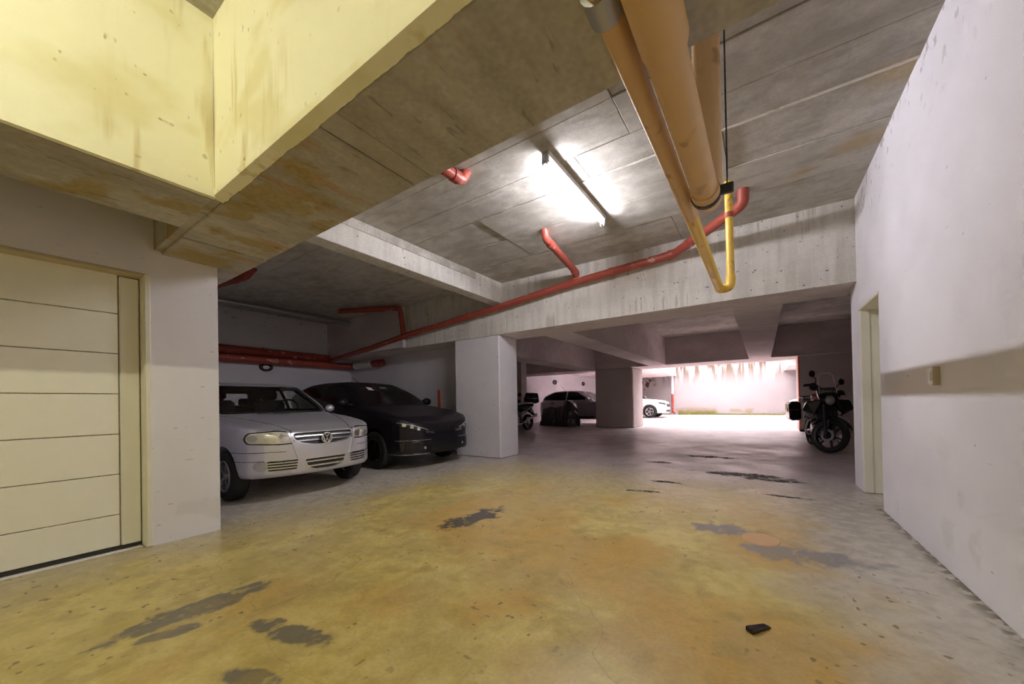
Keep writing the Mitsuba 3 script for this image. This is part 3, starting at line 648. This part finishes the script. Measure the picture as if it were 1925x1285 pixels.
    for q in sideg:
        k = put('side_grille', B.skin(q, -.014, -.024), 'black_plastic', t, smooth=30)
        for z in (.45, .42, .39): put('bar', B.skin(prism([(-.8, z - .006), (.8, z - .006), (.8, z + .006), (-.8, z + .006)], 'x', -.6, .2) ^ q, .0, -.014), 'chrome', k, smooth=30)
    for i, q in enumerate(fogs):
        sg = (-1, 1)[i]
        put('fog_lamp', B.skin(q, -.004, -.024), 'lens_clear', t, 'round clear fog lamp', smooth=30)
    for i, (q, sg) in enumerate(zip(heads, (1, -1))):
        inner = prism(rpoly([(sg * (a * .962 - .022), (b - .735) * .86 + .735) for a, b in hl], .03), 'x', -.55, .2)
        k = put('headlight', B.skin(q - inner, .002, -.02), 'black_plastic', t, smooth=30)
        put('lens', B.skin(inner, .001, -.02), 'lens_yellowed' if sg > 0 else 'lens_clear', k, 'cloudy pale lens' if sg > 0 else 'clear lens', smooth=30)
        for yy, rr in ((.455, .052), (.575, .056), (.71, .035)):
            c = m3.Manifold.cylinder(.8, rr, rr, 28).rotate((0, 90, 0)).translate((-.6, sg * -yy, .735))
            put('reflector', B.skin(c ^ inner, .004, .0005), 'reflector' if yy < .7 else 'lens_clear', k, smooth=30)
    # emblem: ring with V over W
    X = .006; k = put('emblem', move(torus(.060, .0085, 'x', 40, 10), X, 0, .70), 'chrome', t, 'round chrome emblem', smooth=True)
    def bar(a, b, w=.0058): return tube([(X, a[0], a[1] + .70), (X, b[0], b[1] + .70)], w, 8)
    put('letters', cat_(bar((-.028, .050), (0, .008)), bar((.028, .050), (0, .008)), bar((-.050, .030), (-.022, -.052)), bar((-.022, -.052), (0, -.004)), bar((0, -.004), (.022, -.052)), bar((.022, -.052), (.050, .030))), 'chrome', k, 'letter V above letter W')
    put('backplate', move(lathe([(.001, -.012), (.058, -.012), (.058, -.002), (.001, -.002)], 'x', 30), X, 0, .70), 'black_gloss', k)
    # panel lines, strips
    for sg in (-1, 1):
        put('bumper_line', B.skin(prism([(sg * .44, .572), (sg * .86, .572), (sg * .86, .578), (sg * .44, .578)] if sg > 0 else [(-.86, .572), (-.44, .572), (-.44, .578), (-.86, .578)], 'x', -.62, .2), .0015, -.004), 'black_plastic', t, smooth=30)
        put('bumper_line', B.skin(prism([(.84, .475), (.86, .475), (.86, .48), (.36, .48), (.36, .475)] if sg > 0 else [(-.86, .475), (-.62, .475), (-.62, .48), (-.86, .48)], 'x', -.62, .2), .0015, -.004), 'black_plastic', t, smooth=30)
        put('hood_line', B.skin(prism([(-.10, sg * .365 - .004), (-.10, sg * .365 + .004), (-1.2, sg * .70 + .004), (-1.2, sg * .70 - .004)] if True else None, 'z', .7, 1.2), .0015, -.004), 'black_plastic', t, smooth=30)
        put('grille_rib', B.skin(prism([(sg * .40, .80), (sg * .425, .80), (sg * .33, .47), (sg * .30, .47)], 'x', -.6, .2), .012, -.01), 'silver_paint', t, smooth=40)
        mk = put('mirror', xf(trimesh.creation.icosphere(3), np.array([[.06, 0, 0, -1.45], [0, .07, 0, sg * .865], [0, 0, .06, 1.05], [0, 0, 0, 1.]])), 'silver_paint', t, smooth=True)
        put('stalk', tube([(-1.5, sg * .76, 1.02), (-1.5, sg * .90, 1.04)], .022, 8), 'black_plastic', mk)
        put('wiper', tube([(-1.14, sg * .1 - .2, 1.0), (-1.2, sg * .1 + .3, 1.015)], .008, 6), 'black_plastic', t)
        for x in (-.76, -3.22): wheel_parts(t, x, sg * .72, .29, sg, .18)
    put('antenna', tube([(-2.0, -.44, 1.43), (-2.12, -.46, 1.56)], .006, 6), 'black_plastic', t)
    place(t, pose(-4.42, 2.47))
silver_car()

# ---- dark hatchback
def dark_car():
    P1 = [(-.12, .22), (-.03, .24), (.0, .34), (.0, .52), (-.03, .66), (-.10, .775), (-.30, .88), (-.7, .975), (-1.2, 1.06), (-2.2, 1.09), (-3.6, 1.11), (-4.35, 1.06), (-4.44, .8), (-4.46, .5), (-4.38, .3), (-4.0, .25), (-.8, .22)]
    P2 = [(0.004, 0), (-.01, .3), (-.05, .50), (-.13, .66), (-.26, .80), (-.42, .86), (-.8, .885), (-1.5, .895), (-3.4, .89), (-4.0, .84), (-4.35, .70), (-4.45, .4), (-4.46, 0)]
    P3 = [(.0, .2), (.76, .22), (.86, .30), (.885, .45), (.89, .64), (.875, .86), (.845, 1.0), (.79, 1.08), (.62, 1.13), (.3, 1.16), (0, 1.17)]
    G1 = [(-1.12, .98), (-1.22, 1.06), (-1.75, 1.36), (-2.15, 1.535), (-2.45, 1.59), (-2.9, 1.60), (-3.4, 1.55), (-3.95, 1.36), (-4.35, 1.10), (-4.35, .95), (-1.12, .95)]
    G2 = [(-1.10, 0), (-1.15, .45), (-1.3, .74), (-1.6, .84), (-2.4, .85), (-3.4, .82), (-4.0, .72), (-4.3, .5), (-4.35, 0)]
    G3 = [(0, .9), (.85, .9), (.83, 1.06), (.75, 1.28), (.64, 1.48), (.55, 1.56), (.3, 1.595), (0, 1.60)]
    B = Body(P1, P2, P3, G1, G2, G3, h=.03, k=.08, kg=.09, kj=.04)
    t = thing('dark_car', 'dark violet-black car parked between the silver car and the white column', 'car')
    body = B.solid()
    for x in (-.86, -3.5):
        for a, b in ((-1., -.64), (.64, 1.)): body = body - ycyl(.37, a, b).translate((x, 0, .32))
    put('body', tm(body), 'dark_paint', t, smooth=28)
    ws = prism(rpoly([(-.74, 1.085), (.74, 1.085), (.62, 1.52), (-.62, 1.52)], .06), 'x', -2.7, -.9)
    rw = prism(rpoly([(-.6, 1.15), (.6, 1.15), (.52, 1.46), (-.52, 1.46)], .06), 'x', -4.6, -3.3)
    put('windscreen', B.skin(ws, .003), 'tint_glass', t, smooth=30); put('rear_window', B.skin(rw, .003), 'tint_glass', t, smooth=30)
    for q in ([(-1.55, 1.12), (-2.25, 1.49), (-2.6, 1.51), (-2.6, 1.12)], [(-2.68, 1.12), (-2.68, 1.51), (-3.3, 1.48), (-3.85, 1.30), (-3.95, 1.14)]):
        p = prism(rpoly(q, .04), 'y', -1.2, 1.2)
        for side in (-1, 1): put('side_window', tm(((B.solid(.003) - B.solid(-.02)) ^ p) ^ m3.Manifold.cube((5, 1.2, 2)).translate((-5, 0 if side > 0 else -1.2, 0))), 'tint_glass', t, smooth=30)
    gk = put('grille', B.skin(prism(rpoly([(-.40, .63), (-.38, .69), (.38, .69), (.40, .63), (.34, .575), (-.34, .575)], .03), 'x', -.5, .2), .004), 'black_gloss', t, 'black grille', smooth=30)
    for z in (.60, .63, .66): put('bar', ybars(B, (z,), .40, .004, .008, m3.Manifold.cube((1, .8, .2)).translate((-.8, -.4, .6))), 'black_plastic', gk, smooth=30)
    for sg in (-1, 1):
        f = lambda L: prism(rpoly([(sg * a, b) for a, b in L], .02), 'x', -.6, .2)
        k = put('headlight', B.skin(f([(.37, .585), (.36, .665), (.60, .745), (.83, .805), (.855, .77), (.80, .715), (.62, .645)]), .005), 'black_gloss', t, smooth=30)
        put('light_strip', B.skin(f([(.38, .66), (.62, .742), (.82, .795), (.825, .782), (.63, .726), (.385, .645)]), .008), 'chrome', k, 'bright chrome strip', smooth=30)
        for yy in (.56, .66, .755): put('projector', B.skin(m3.Manifold.cylinder(.9, .026, .026, 20).rotate((0, 90, 0)).translate((-.7, sg * yy, .655 + (yy - .5) * .35)), .009), 'reflector', k, smooth=30)
        for i in range(6): put('light_block', B.skin(f([(.415 - .03 * i, .60 - .002 * i), (.423 - .03 * i, .60 - .002 * i), (.431 - .03 * i, .645 - .006 * i), (.423 - .03 * i, .645 - .006 * i)]), .010), 'chrome', k, smooth=30)
        v = put('air_inlet', B.skin(f([(.40, .26), (.42, .475), (.80, .475), (.845, .42), (.80, .26)]), .004), 'black_gloss', t, 'black corner inlet', smooth=30)
        put('trim', B.skin(f([(.36, .265), (.80, .265), (.80, .25), (.36, .25)]), .012), 'chrome', v, 'chrome strip', smooth=30)
        put('trim', B.skin(f([(.34, .495), (.83, .495), (.83, .485), (.34, .485)]), .010), 'chrome', v, 'chrome strip', smooth=30)
        put('fin', B.skin(f([(.53, .29), (.53, .46), (.74, .46), (.76, .29)]), .012), 'dark_paint', v, smooth=30)
        put('fog_lamp', B.skin(m3.Manifold.cylinder(.9, .022, .022, 24).rotate((0, 90, 0)).translate((-.7, sg * .46, .36)), .012), 'lens_clear', v, smooth=30)
        mk = put('mirror', xf(trimesh.creation.icosphere(3), np.array([[.08, 0, 0, -1.55], [0, .11, 0, sg * .99], [0, 0, .08, 1.14], [0, 0, 0, 1.]])), 'dark_paint', t, smooth=True)
        put('stalk', tube([(-1.55, sg * .80, 1.09), (-1.55, sg * .95, 1.12)], .024, 8), 'black_plastic', mk)
        for x in (-.86, -3.5): wheel_parts(t, x, sg * .775, .32, sg, .2, rimmat='black_gloss')
    put('lower_grille', B.skin(prism(rpoly([(-.34, .25), (-.33, .475), (.33, .475), (.34, .25)], .03), 'x', -.5, .2), .004), 'black_gloss', t, smooth=30)
    st = prism([(-.30, 1.385), (-.19, 1.375), (-.16, 1.44), (-.26, 1.45)], 'x', -2.7, -1.2)
    put('parking_permit', B.skin(st, .006, .002), 'paper', t, 'white paper sticker behind the windscreen', smooth=30)
    put('rear_view_mirror', B.skin(prism(rpoly([(.04, 1.42), (.20, 1.42), (.20, 1.46), (.04, 1.46)], .015), 'x', -2.7, -1.2), .006, .002), 'grey_metal', t, smooth=30)
    put('antenna', tube([(-2.75, .12, 1.58), (-2.95, .10, 1.70)], .007, 6), 'black_plastic', t)
    place(t, pose(-4.62, 4.74))
dark_car()

# ---- cars in the far bay and the courtyard: one light builder
def plain_car(name, label, paint, mat, H=1.48, coupe=0., group=None, detail=True):
    z = H / 1.48
    P1 = [(-.12, .22), (-.03, .24), (.0, .36), (.0, .52), (-.04, .68), (-.12, .80), (-.4, .90), (-.8, .96), (-1.2, 1.0), (-2.2, 1.02), (-3.6, 1.04), (-4.0, .98), (-4.08, .7), (-4.08, .45), (-4.0, .28), (-3.6, .23), (-.8, .22)]
    P2 = [(0.004, 0), (-.02, .35), (-.08, .58), (-.2, .74), (-.4, .83), (-.8, .86), (-1.5, .87), (-3.2, .87), (-3.8, .80), (-4.05, .55), (-4.08, 0)]
    P3 = [(.0, .2), (.74, .22), (.84, .30), (.865, .5), (.86, .7), (.84, .88), (.78, 1.0), (.6, 1.05), (0, 1.09)]
    G1 = [(-1.1, .9), (-1.2, .99), (-1.95, 1.40), (-2.3, 1.47), (-2.8, 1.48), (-3.3, 1.42), (-3.75, 1.22), (-4.02, .98), (-4.0, .85), (-1.1, .85)]
    G2 = [(-1.05, 0), (-1.15, .5), (-1.4, .76), (-1.8, .81), (-3.2, .79), (-3.8, .66), (-4.02, .4), (-4.04, 0)]
    G3 = [(0, .8), (.82, .8), (.80, .98), (.70, 1.22), (.58, 1.40), (.45, 1.46), (0, 1.48)]
    sc = lambda L: [(a, b * z) for a, b in L]
    B = Body(sc(P1), P2, sc(P3), sc(G1), G2, sc(G3), h=.045, k=.09, kg=.09, kj=.05)
    t = thing(name, label, 'car', group)
    r = .335; body = B.solid()
    for x in (-.82, -3.3):
        for a, b in ((-1., -.62), (.62, 1.)): body = body - ycyl(r + .045, a, b).translate((x, 0, r))
    put('body', tm(body), paint, t, smooth=28)
    def sk(q, o=.004): return B.skin(q, o)
    put('windscreen', sk(prism(rpoly(sc([(-.68, 1.02), (.68, 1.02), (.56, 1.40), (-.56, 1.40)]), .05), 'x', -2.6, -.9)), 'tint_glass', t, smooth=30)
    put('rear_window', sk(prism(rpoly(sc([(-.58, 1.06), (.58, 1.06), (.48, 1.38), (-.48, 1.38)]), .05), 'x', -4.4, -3.1)), 'tint_glass', t, smooth=30)
    for q in ([(-1.5, 1.04), (-2.1, 1.38), (-2.55, 1.41), (-2.55, 1.04)], [(-2.62, 1.04), (-2.62, 1.41), (-3.2, 1.38), (-3.65, 1.20), (-3.8, 1.06)]):
        p = prism(rpoly(sc(q), .04), 'y', -1.2, 1.2)
        for side in (-1, 1): put('side_window', tm(((B.solid(.004) - B.solid(-.02)) ^ p) ^ m3.Manifold.cube((5, 1.2, 3)).translate((-5, 0 if side > 0 else -1.2, 0))), 'tint_glass', t, smooth=30)
    put('grille', sk(prism(rpoly(sc([(-.36, .56), (-.40, .72), (.40, .72), (.36, .56)]), .03), 'x', -.5, .2)), 'black_plastic', t, smooth=30)
    put('lower_grille', sk(prism(rpoly(sc([(-.5, .30), (-.45, .42), (.45, .42), (.5, .30)]), .03), 'x', -.5, .2)), 'black_plastic', t, smooth=30)
    for sg in (-1, 1):
        put('headlight', sk(prism(rpoly([(sg * a, b * z) for a, b in ((.48, .68), (.50, .76), (.80, .81), (.80, .75), (.62, .69))], .02), 'x', -.7, .2)), 'black_gloss', t, smooth=30)
        put('sill_strip', tm(((B.solid(.012) - B.solid(-.02)) ^ prism(sc([(-1.25, .30), (-2.9, .30), (-2.9, .36), (-1.25, .36)]), 'y', -1.2, 1.2)) ^ m3.Manifold.cube((5, 1.2, 3)).translate((-5, 0 if sg > 0 else -1.2, 0))), 'black_plastic', t, smooth=30)
        for xh in (-2.35, -3.25): put('door_handle', box(xh - .09, xh + .09, sg * .875 - .02, sg * .875 + .02, .90 * z, .93 * z, .008), 'black_plastic', t)
        put('mirror', xf(trimesh.creation.icosphere(2), np.array([[.08, 0, 0, -1.5], [0, .12, 0, sg * .94], [0, 0, .07, 1.08 * z], [0, 0, 0, 1.]])), paint, t, smooth=True)
        for x in (-.82, -3.3): wheel_parts(t, x, sg * .76, r, sg, .2)
    put('antenna', tube([(-3.0, .1, H - .03), (-3.25, .1, H + .2)], .007, 6), 'black_plastic', t)
    place(t, mat)
plain_car('grey_car', 'pale grey car parked behind the grey column', 'grey_paint', pose(-4.95, 16.75, 0, 1.06), 1.55)
plain_car('white_car', 'white car parked left of the bright courtyard', 'white_paint', pose(-4.75, 24.3, 0, 1.15), 1.5)
plain_car('white_car', 'white car nose showing behind the motorcycle at the right of the courtyard', 'white_paint', pose(1.12, 25.5, 180, 1.1), 1.5)

# ---- motorcycles
def motorcycle(label, mat, red=True, lean=9., steer=42., boxes=True, topbox=False, name='motorcycle'):
    """forward = +x, front wheel contact near the origin"""
    t = thing(name, label, 'motorcycle')
    ax, rw = -1.48, .315; fr = .325
    def tall(m):
        if hasattr(m, 'vertices'):
            m = m.copy(); v = np.array(m.vertices); v[:, 2] = np.where(v[:, 2] > .64, .64 + (v[:, 2] - .64) * 1.22, v[:, 2]); m.vertices = v
        return m
    def put(nm, m, *a, **k): return globals()['put'](nm, m if 'wheel' in nm or nm in ('rim', 'brake_disc', 'fender') else tall(m), *a, **k)
    F = []                                     # steered keys
    def st(nm, m, b, parent=None, label=None, smooth=False):
        p = parent or t; k = put(nm, m, b, p, label, smooth=smooth); F.append(k); return k
    def tyre(r, w): return lathe([(r - .075, -w / 2 + .015), (r - .03, -w / 2), (r - .008, -w / 4), (r, 0), (r - .008, w / 4), (r - .03, w / 2), (r - .075, w / 2 - .015), (r - .075, -w / 2 + .015)], 'y', 44)
    def rimm(r, n=6):
        R_ = r - .07; ps = [lathe([(R_ - .03, -.035), (R_, -.05), (R_ + .005, -.05), (R_ + .005, .05), (R_, .05), (R_ - .03, .035), (R_ - .03, -.035)], 'y', 44), lathe([(.001, -.05), (.04, -.05), (.04, .05), (.001, .05)], 'y', 20)]
        for i in range(n): ps.append(rot(box(.03, R_ - .02, -.014, .014, -.014, .014), 360 / n * i + 10, (0, 1, 0)))
        return cat_(*ps)
    w = st('front_wheel', move(tyre(fr, .11), 0, 0, fr), 'rubber', smooth=50)
    st('rim', move(rimm(fr), 0, 0, fr), 'black_plastic', w, smooth=30)
    st('brake_disc', cat_(*[move(lathe([(.07, -.003), (.115, -.003), (.115, .003), (.07, .003), (.07, -.003)], 'y', 36), 0, sy * .065, fr) for sy in (-1, 1)]), 'grey_metal', w, smooth=30)
    for sy in (-1, 1): st('fork', tube([(0, sy * .10, fr), (-.06, sy * .10, .56), (-.19, sy * .10, 1.02)], [.03, .028, .022], 12), 'black_plastic')
    a = np.radians(np.linspace(28, 150, 22)); V = []; 
    for q in a:
        for yy, dr_ in ((-.07, -.035), (-.06, .0), (0, .012), (.06, .0), (.07, -.035)): V.append(((fr + .035 + dr_) * math.cos(q), yy, fr + (fr + .035 + dr_) * math.sin(q)))
    Fq = [[i * 5 + j, i * 5 + j + 1, i * 5 + 6 + j, i * 5 + 5 + j] for i in range(21) for j in range(4)]
    fm = trimesh.Trimesh(*meshkit.arrays((np.array(V), np.array(Fq)))[:2], process=False)
    st('fender', cat_(fm, box(-.09, .0, -.09, -.075, .45, .62, .01), box(-.09, .0, .075, .09, .45, .62, .01)), 'black_plastic', smooth=True)
    st('handlebar', tube([(-.30, -.42, 1.10), (-.24, -.30, 1.14), (-.20, -.10, 1.09), (-.20, .10, 1.09), (-.24, .30, 1.14), (-.30, .42, 1.10)], .014, 10, .05), 'black_plastic', smooth=40)
    for sy in (-1, 1):
        st('grip', tube([(-.255, sy * .33, 1.13), (-.31, sy * .45, 1.095)], .019, 10), 'rubber', smooth=40)
        st('lever', tube([(-.20, sy * .22, 1.12), (-.17, sy * .42, 1.10)], .008, 6), 'black_plastic')
        st('hand_guard', xf(trimesh.creation.icosphere(2), np.array([[.03, 0, 0, -.19], [0, .11, 0, sy * .37], [0, 0, .06, 1.09], [0, 0, 0, 1.]])), 'black_plastic', smooth=True)
        m_ = st('mirror', xf(trimesh.creation.icosphere(2), np.array([[.025, 0, 0, -.24], [0, .075, 0, sy * .40], [0, 0, .05, 1.29], [0, 0, 0, 1.]])), 'black_gloss', smooth=True)
        st('stem', tube([(-.24, sy * .26, 1.14), (-.22, sy * .30, 1.22), (-.24, sy * .38, 1.27)], .008, 8), 'black_plastic', m_)
    # fairing and lights stay on the frame
    h = lambda ps, rr: tm(m3.Manifold.hull_points(np.array([np.array(p) + o for p in ps for o in rr * trimesh.creation.icosphere(2).vertices])))
    put('nose_fairing', h([(.02, 0, .86), (-.02, .11, .95), (-.02, -.11, .95), (-.16, .12, 1.10), (-.16, -.12, 1.10), (-.2, .10, .9), (-.2, -.10, .9), (.07, 0, .93)], .03), 'black_gloss', t, smooth=40)
    hk = put('headlight', xf(trimesh.creation.icosphere(3), np.array([[.05, 0, 0, .055], [0, .075, 0, 0], [0, 0, .05, .935], [0, 0, 0, 1.]])), 'lens_clear', t, 'clear headlight', smooth=True)
    put('bezel', move(rot(torus(.062, .010, 'x', 30, 8), -15, (0, 1, 0)), .06, 0, .935), 'grey_metal', hk, smooth=True)
    put('windshield', xf(tm(prism(rpoly([(-.13, 1.04), (.13, 1.04), (.11, 1.33), (.06, 1.38), (-.06, 1.38), (-.11, 1.33)], .04), 'x', -.003, .003)), trimesh.transformations.rotation_matrix(math.radians(-20), (0, 1, 0), (0, 0, 1.05))).apply_translation((-.04, 0, 0)), 'screen_tint', t)
    put('screen_edge', xf(tube([(0, -.13, 1.04), (0, -.11, 1.33), (0, -.06, 1.38), (0, .06, 1.38), (0, .11, 1.33), (0, .13, 1.04)], .007, 8), trimesh.transformations.rotation_matrix(math.radians(-20), (0, 1, 0), (0, 0, 1.05))).apply_translation((-.04, 0, 0)), 'white_plastic', t)
    tk = put('tank', h([(-.30, .12, .95), (-.30, -.12, .95), (-.36, .16, .82), (-.36, -.16, .82), (-.70, .09, .90), (-.70, -.09, .90), (-.48, .13, 1.0), (-.48, -.13, 1.0), (-.7, .08, .80), (-.7, -.08, .80)], .05), 'red_gloss' if red else 'black_gloss', t, 'red fuel tank' if red else None, smooth=40)
    put('filler_cap', move(lathe([(.001, 0), (.04, 0), (.036, .015), (.001, .018)], 'z', 20), -.5, 0, 1.04), 'chrome', tk)
    for sy in (-1, 1):
        put('side_fairing', h([(-.06, sy * .12, .92), (-.10, sy * .30, .90), (-.16, sy * .36, .80), (-.10, sy * .22, .74), (-.30, sy * .30, .88), (-.38, sy * .22, .68), (-.55, sy * .18, .78)], .025), 'black_gloss', t, smooth=40)
        put('indicator', xf(trimesh.creation.icosphere(2), np.array([[.03, 0, 0, -.06], [0, .045, 0, sy * .22], [0, 0, .022, .98], [0, 0, 0, 1.]])), 'lens_clear', t, smooth=True)
        put('crash_bar', tube([(-.22, sy * .12, .70), (-.20, sy * .30, .62), (-.30, sy * .33, .42), (-.42, sy * .26, .32), (-.55, sy * .14, .34)], .013, 10, .08), 'chrome', t, 'shiny crash bar', smooth=40)
        put('foot_peg', tube([(-.80, sy * .14, .36), (-.80, sy * .30, .37)], .012, 8), 'black_plastic', t)
    put('engine', cat_(box(-.72, -.28, -.15, .15, .30, .58, .04), box(-.50, -.30, -.10, .10, .55, .76, .03), lathe([(.001, -.19), (.11, -.19), (.13, -.15), (.13, .15), (.11, .19), (.001, .19)], 'y', 28).apply_translation((-.55, 0, .42))), 'grey_metal', t, smooth=30)
    put('radiator', box(-.24, -.20, -.16, .16, .56, .84, .01), 'black_plastic', t)
    put('skid_plate', box(-.70, -.22, -.13, .13, .23, .27, .01), 'black_plastic', t)
    put('exhaust', tube([(-.28, .08, .50), (-.24, .10, .34), (-.45, .14, .27), (-.9, .17, .32), (-1.3, .21, .50), (-1.72, .23, .62)], [.022, .022, .022, .025, .05, .055], 14, None), 'grey_metal', t, smooth=40)
    put('frame', cat_(tube([(-.2, 0, 1.0), (-.35, .12, .80), (-.85, .12, .55), (-.9, .12, .36)], .02, 10), tube([(-.2, 0, 1.0), (-.35, -.12, .80), (-.85, -.12, .55), (-.9, -.12, .36)], .02, 10), tube([(-.8, .1, .62), (-1.6, .1, .86)], .016, 8), tube([(-.8, -.1, .62), (-1.6, -.1, .86)], .016, 8)), 'black_plastic', t)
    put('seat', h([(-.72, .12, .86), (-.72, -.12, .86), (-1.0, .14, .80), (-1.0, -.14, .80), (-1.3, .11, .90), (-1.3, -.11, .90), (-1.62, .09, .93), (-1.62, -.09, .93), (-1.0, 0, .74)], .04), 'rubber', t, smooth=40)
    k = put('rear_wheel', move(tyre(rw, .15), ax, 0, rw), 'rubber', t, smooth=50)
    put('rim', move(rimm(rw), ax, 0, rw), 'black_plastic', k, smooth=30)
    put('swing_arm', cat_(tube([(-.9, .12, .38), (ax, .12, rw)], .03, 10), tube([(-.9, -.12, .38), (ax, -.12, rw)], .03, 10)), 'grey_metal', t)
    put('rear_fender', h([(-1.5, .06, .74), (-1.5, -.06, .74), (-1.85, .05, .60), (-1.85, -.05, .60), (-1.7, 0, .8)], .02), 'black_plastic', t, smooth=40)
    put('luggage_rack', cat_(tube([(-1.35, .14, .98), (-1.85, .14, 1.0), (-1.85, -.14, 1.0), (-1.35, -.14, .98)], .01, 8, .05)), 'black_plastic', t)
    put('side_stand', tube([(-.75, .14, .32), (-.82, .34, .045)], .012, 8), 'black_plastic', t)
    if boxes:
        for sy in (-1, 1):
            c = put('side_case', box(-1.80, -1.28, sy * .20, sy * .42, .56, .92, .05), 'black_gloss', t, smooth=False)
            put('lid_seam', box(-1.805, -1.275, sy * .202, sy * .425, .77, .778), 'red_paint', c)
            put('latch', box(-1.58, -1.48, sy * .42, sy * .432, .74, .80, .004), 'chrome', c)
    if topbox:
        c = put('top_case', h([(-1.45, .18, 1.06), (-1.45, -.18, 1.06), (-1.82, .18, 1.06), (-1.82, -.18, 1.06), (-1.5, .14, 1.26), (-1.5, -.14, 1.26), (-1.78, .14, 1.26), (-1.78, -.14, 1.26)], .05), 'black_gloss', t, smooth=40)
        put('lid_seam', box(-1.89, -1.38, -.235, .235, 1.14, 1.15), 'grey_metal', c)
    L = trimesh.transformations.rotation_matrix(math.radians(-lean), (1, 0, 0))
    Sx = trimesh.transformations.rotation_matrix(math.radians(steer), (-.30, 0, .95), (-.05, 0, .62))
    place(t, mat @ L)
    for k in F: scene[k]['to_world'] = T((mat @ L @ Sx).tolist())
    return t
flat('red_gloss', (.42, .02, .015), .12, 0, 1.)
scene['screen_tint'] = {'type': 'thindielectric', 'int_ior': 1.5}
motorcycle('black touring motorcycle with red tank and side cases parked by the right doorway', pose(1.10, 9.28, -84, 1.02, .0), steer=46., lean=-2.)
motorcycle('dark motorcycle with rounded top case half hidden behind the white column', pose(-7.7, 10.75, -94, 1.0), red=False, steer=10., lean=6., boxes=False, topbox=True)

# ---- scooter under a tarpaulin in front of the grey car
def cover():
    n, m = 90, 60; x = np.linspace(-.98, .98, n); y = np.linspace(-.52, .52, m); X, Y = np.meshgrid(x, y, indexing='ij')
    spine = np.interp(x, [-.98, -.90, -.55, -.1, .25, .5, .78, .92, .98], [.02, .72, .86, .80, .92, 1.15, .98, .45, .02])[:, None]
    wid = np.interp(x, [-.98, -.8, -.2, .4, .55, .8, .98], [.16, .24, .26, .38, .40, .26, .14])[:, None]
    a = np.abs(Y) / .52; fold = .035 * np.sin(9 * X + 5 * np.sin(4 * X)) * a + .02 * np.sin(23 * X + 3 * Y)
    Z = spine * np.clip(1 - np.clip((a - .25) / .75, 0, 1) ** 1.6, 0, 1) + .01
    YY = np.sign(Y) * a ** .7 * (wid + .10 * a + fold * a)
    V = np.stack([X + .02 * np.sin(17 * Z + 9 * Y), YY, np.maximum(Z + fold * .4 * (Z > .1), .004)], -1).reshape(-1, 3)
    F = [[i * m + j, i * m + m + j, i * m + m + j + 1, i * m + j + 1] for i in range(n - 1) for j in range(m - 1)]
    return (V, np.array(F))
tag(put('covered_scooter', cover(), 'tarp', smooth=True), 'scooter hidden under a dark shiny tarpaulin in front of the pale grey car', 'scooter')
scene['covered_scooter']['to_world'] = T(pose(-7.55, 15.0, -8, 1.0).tolist())
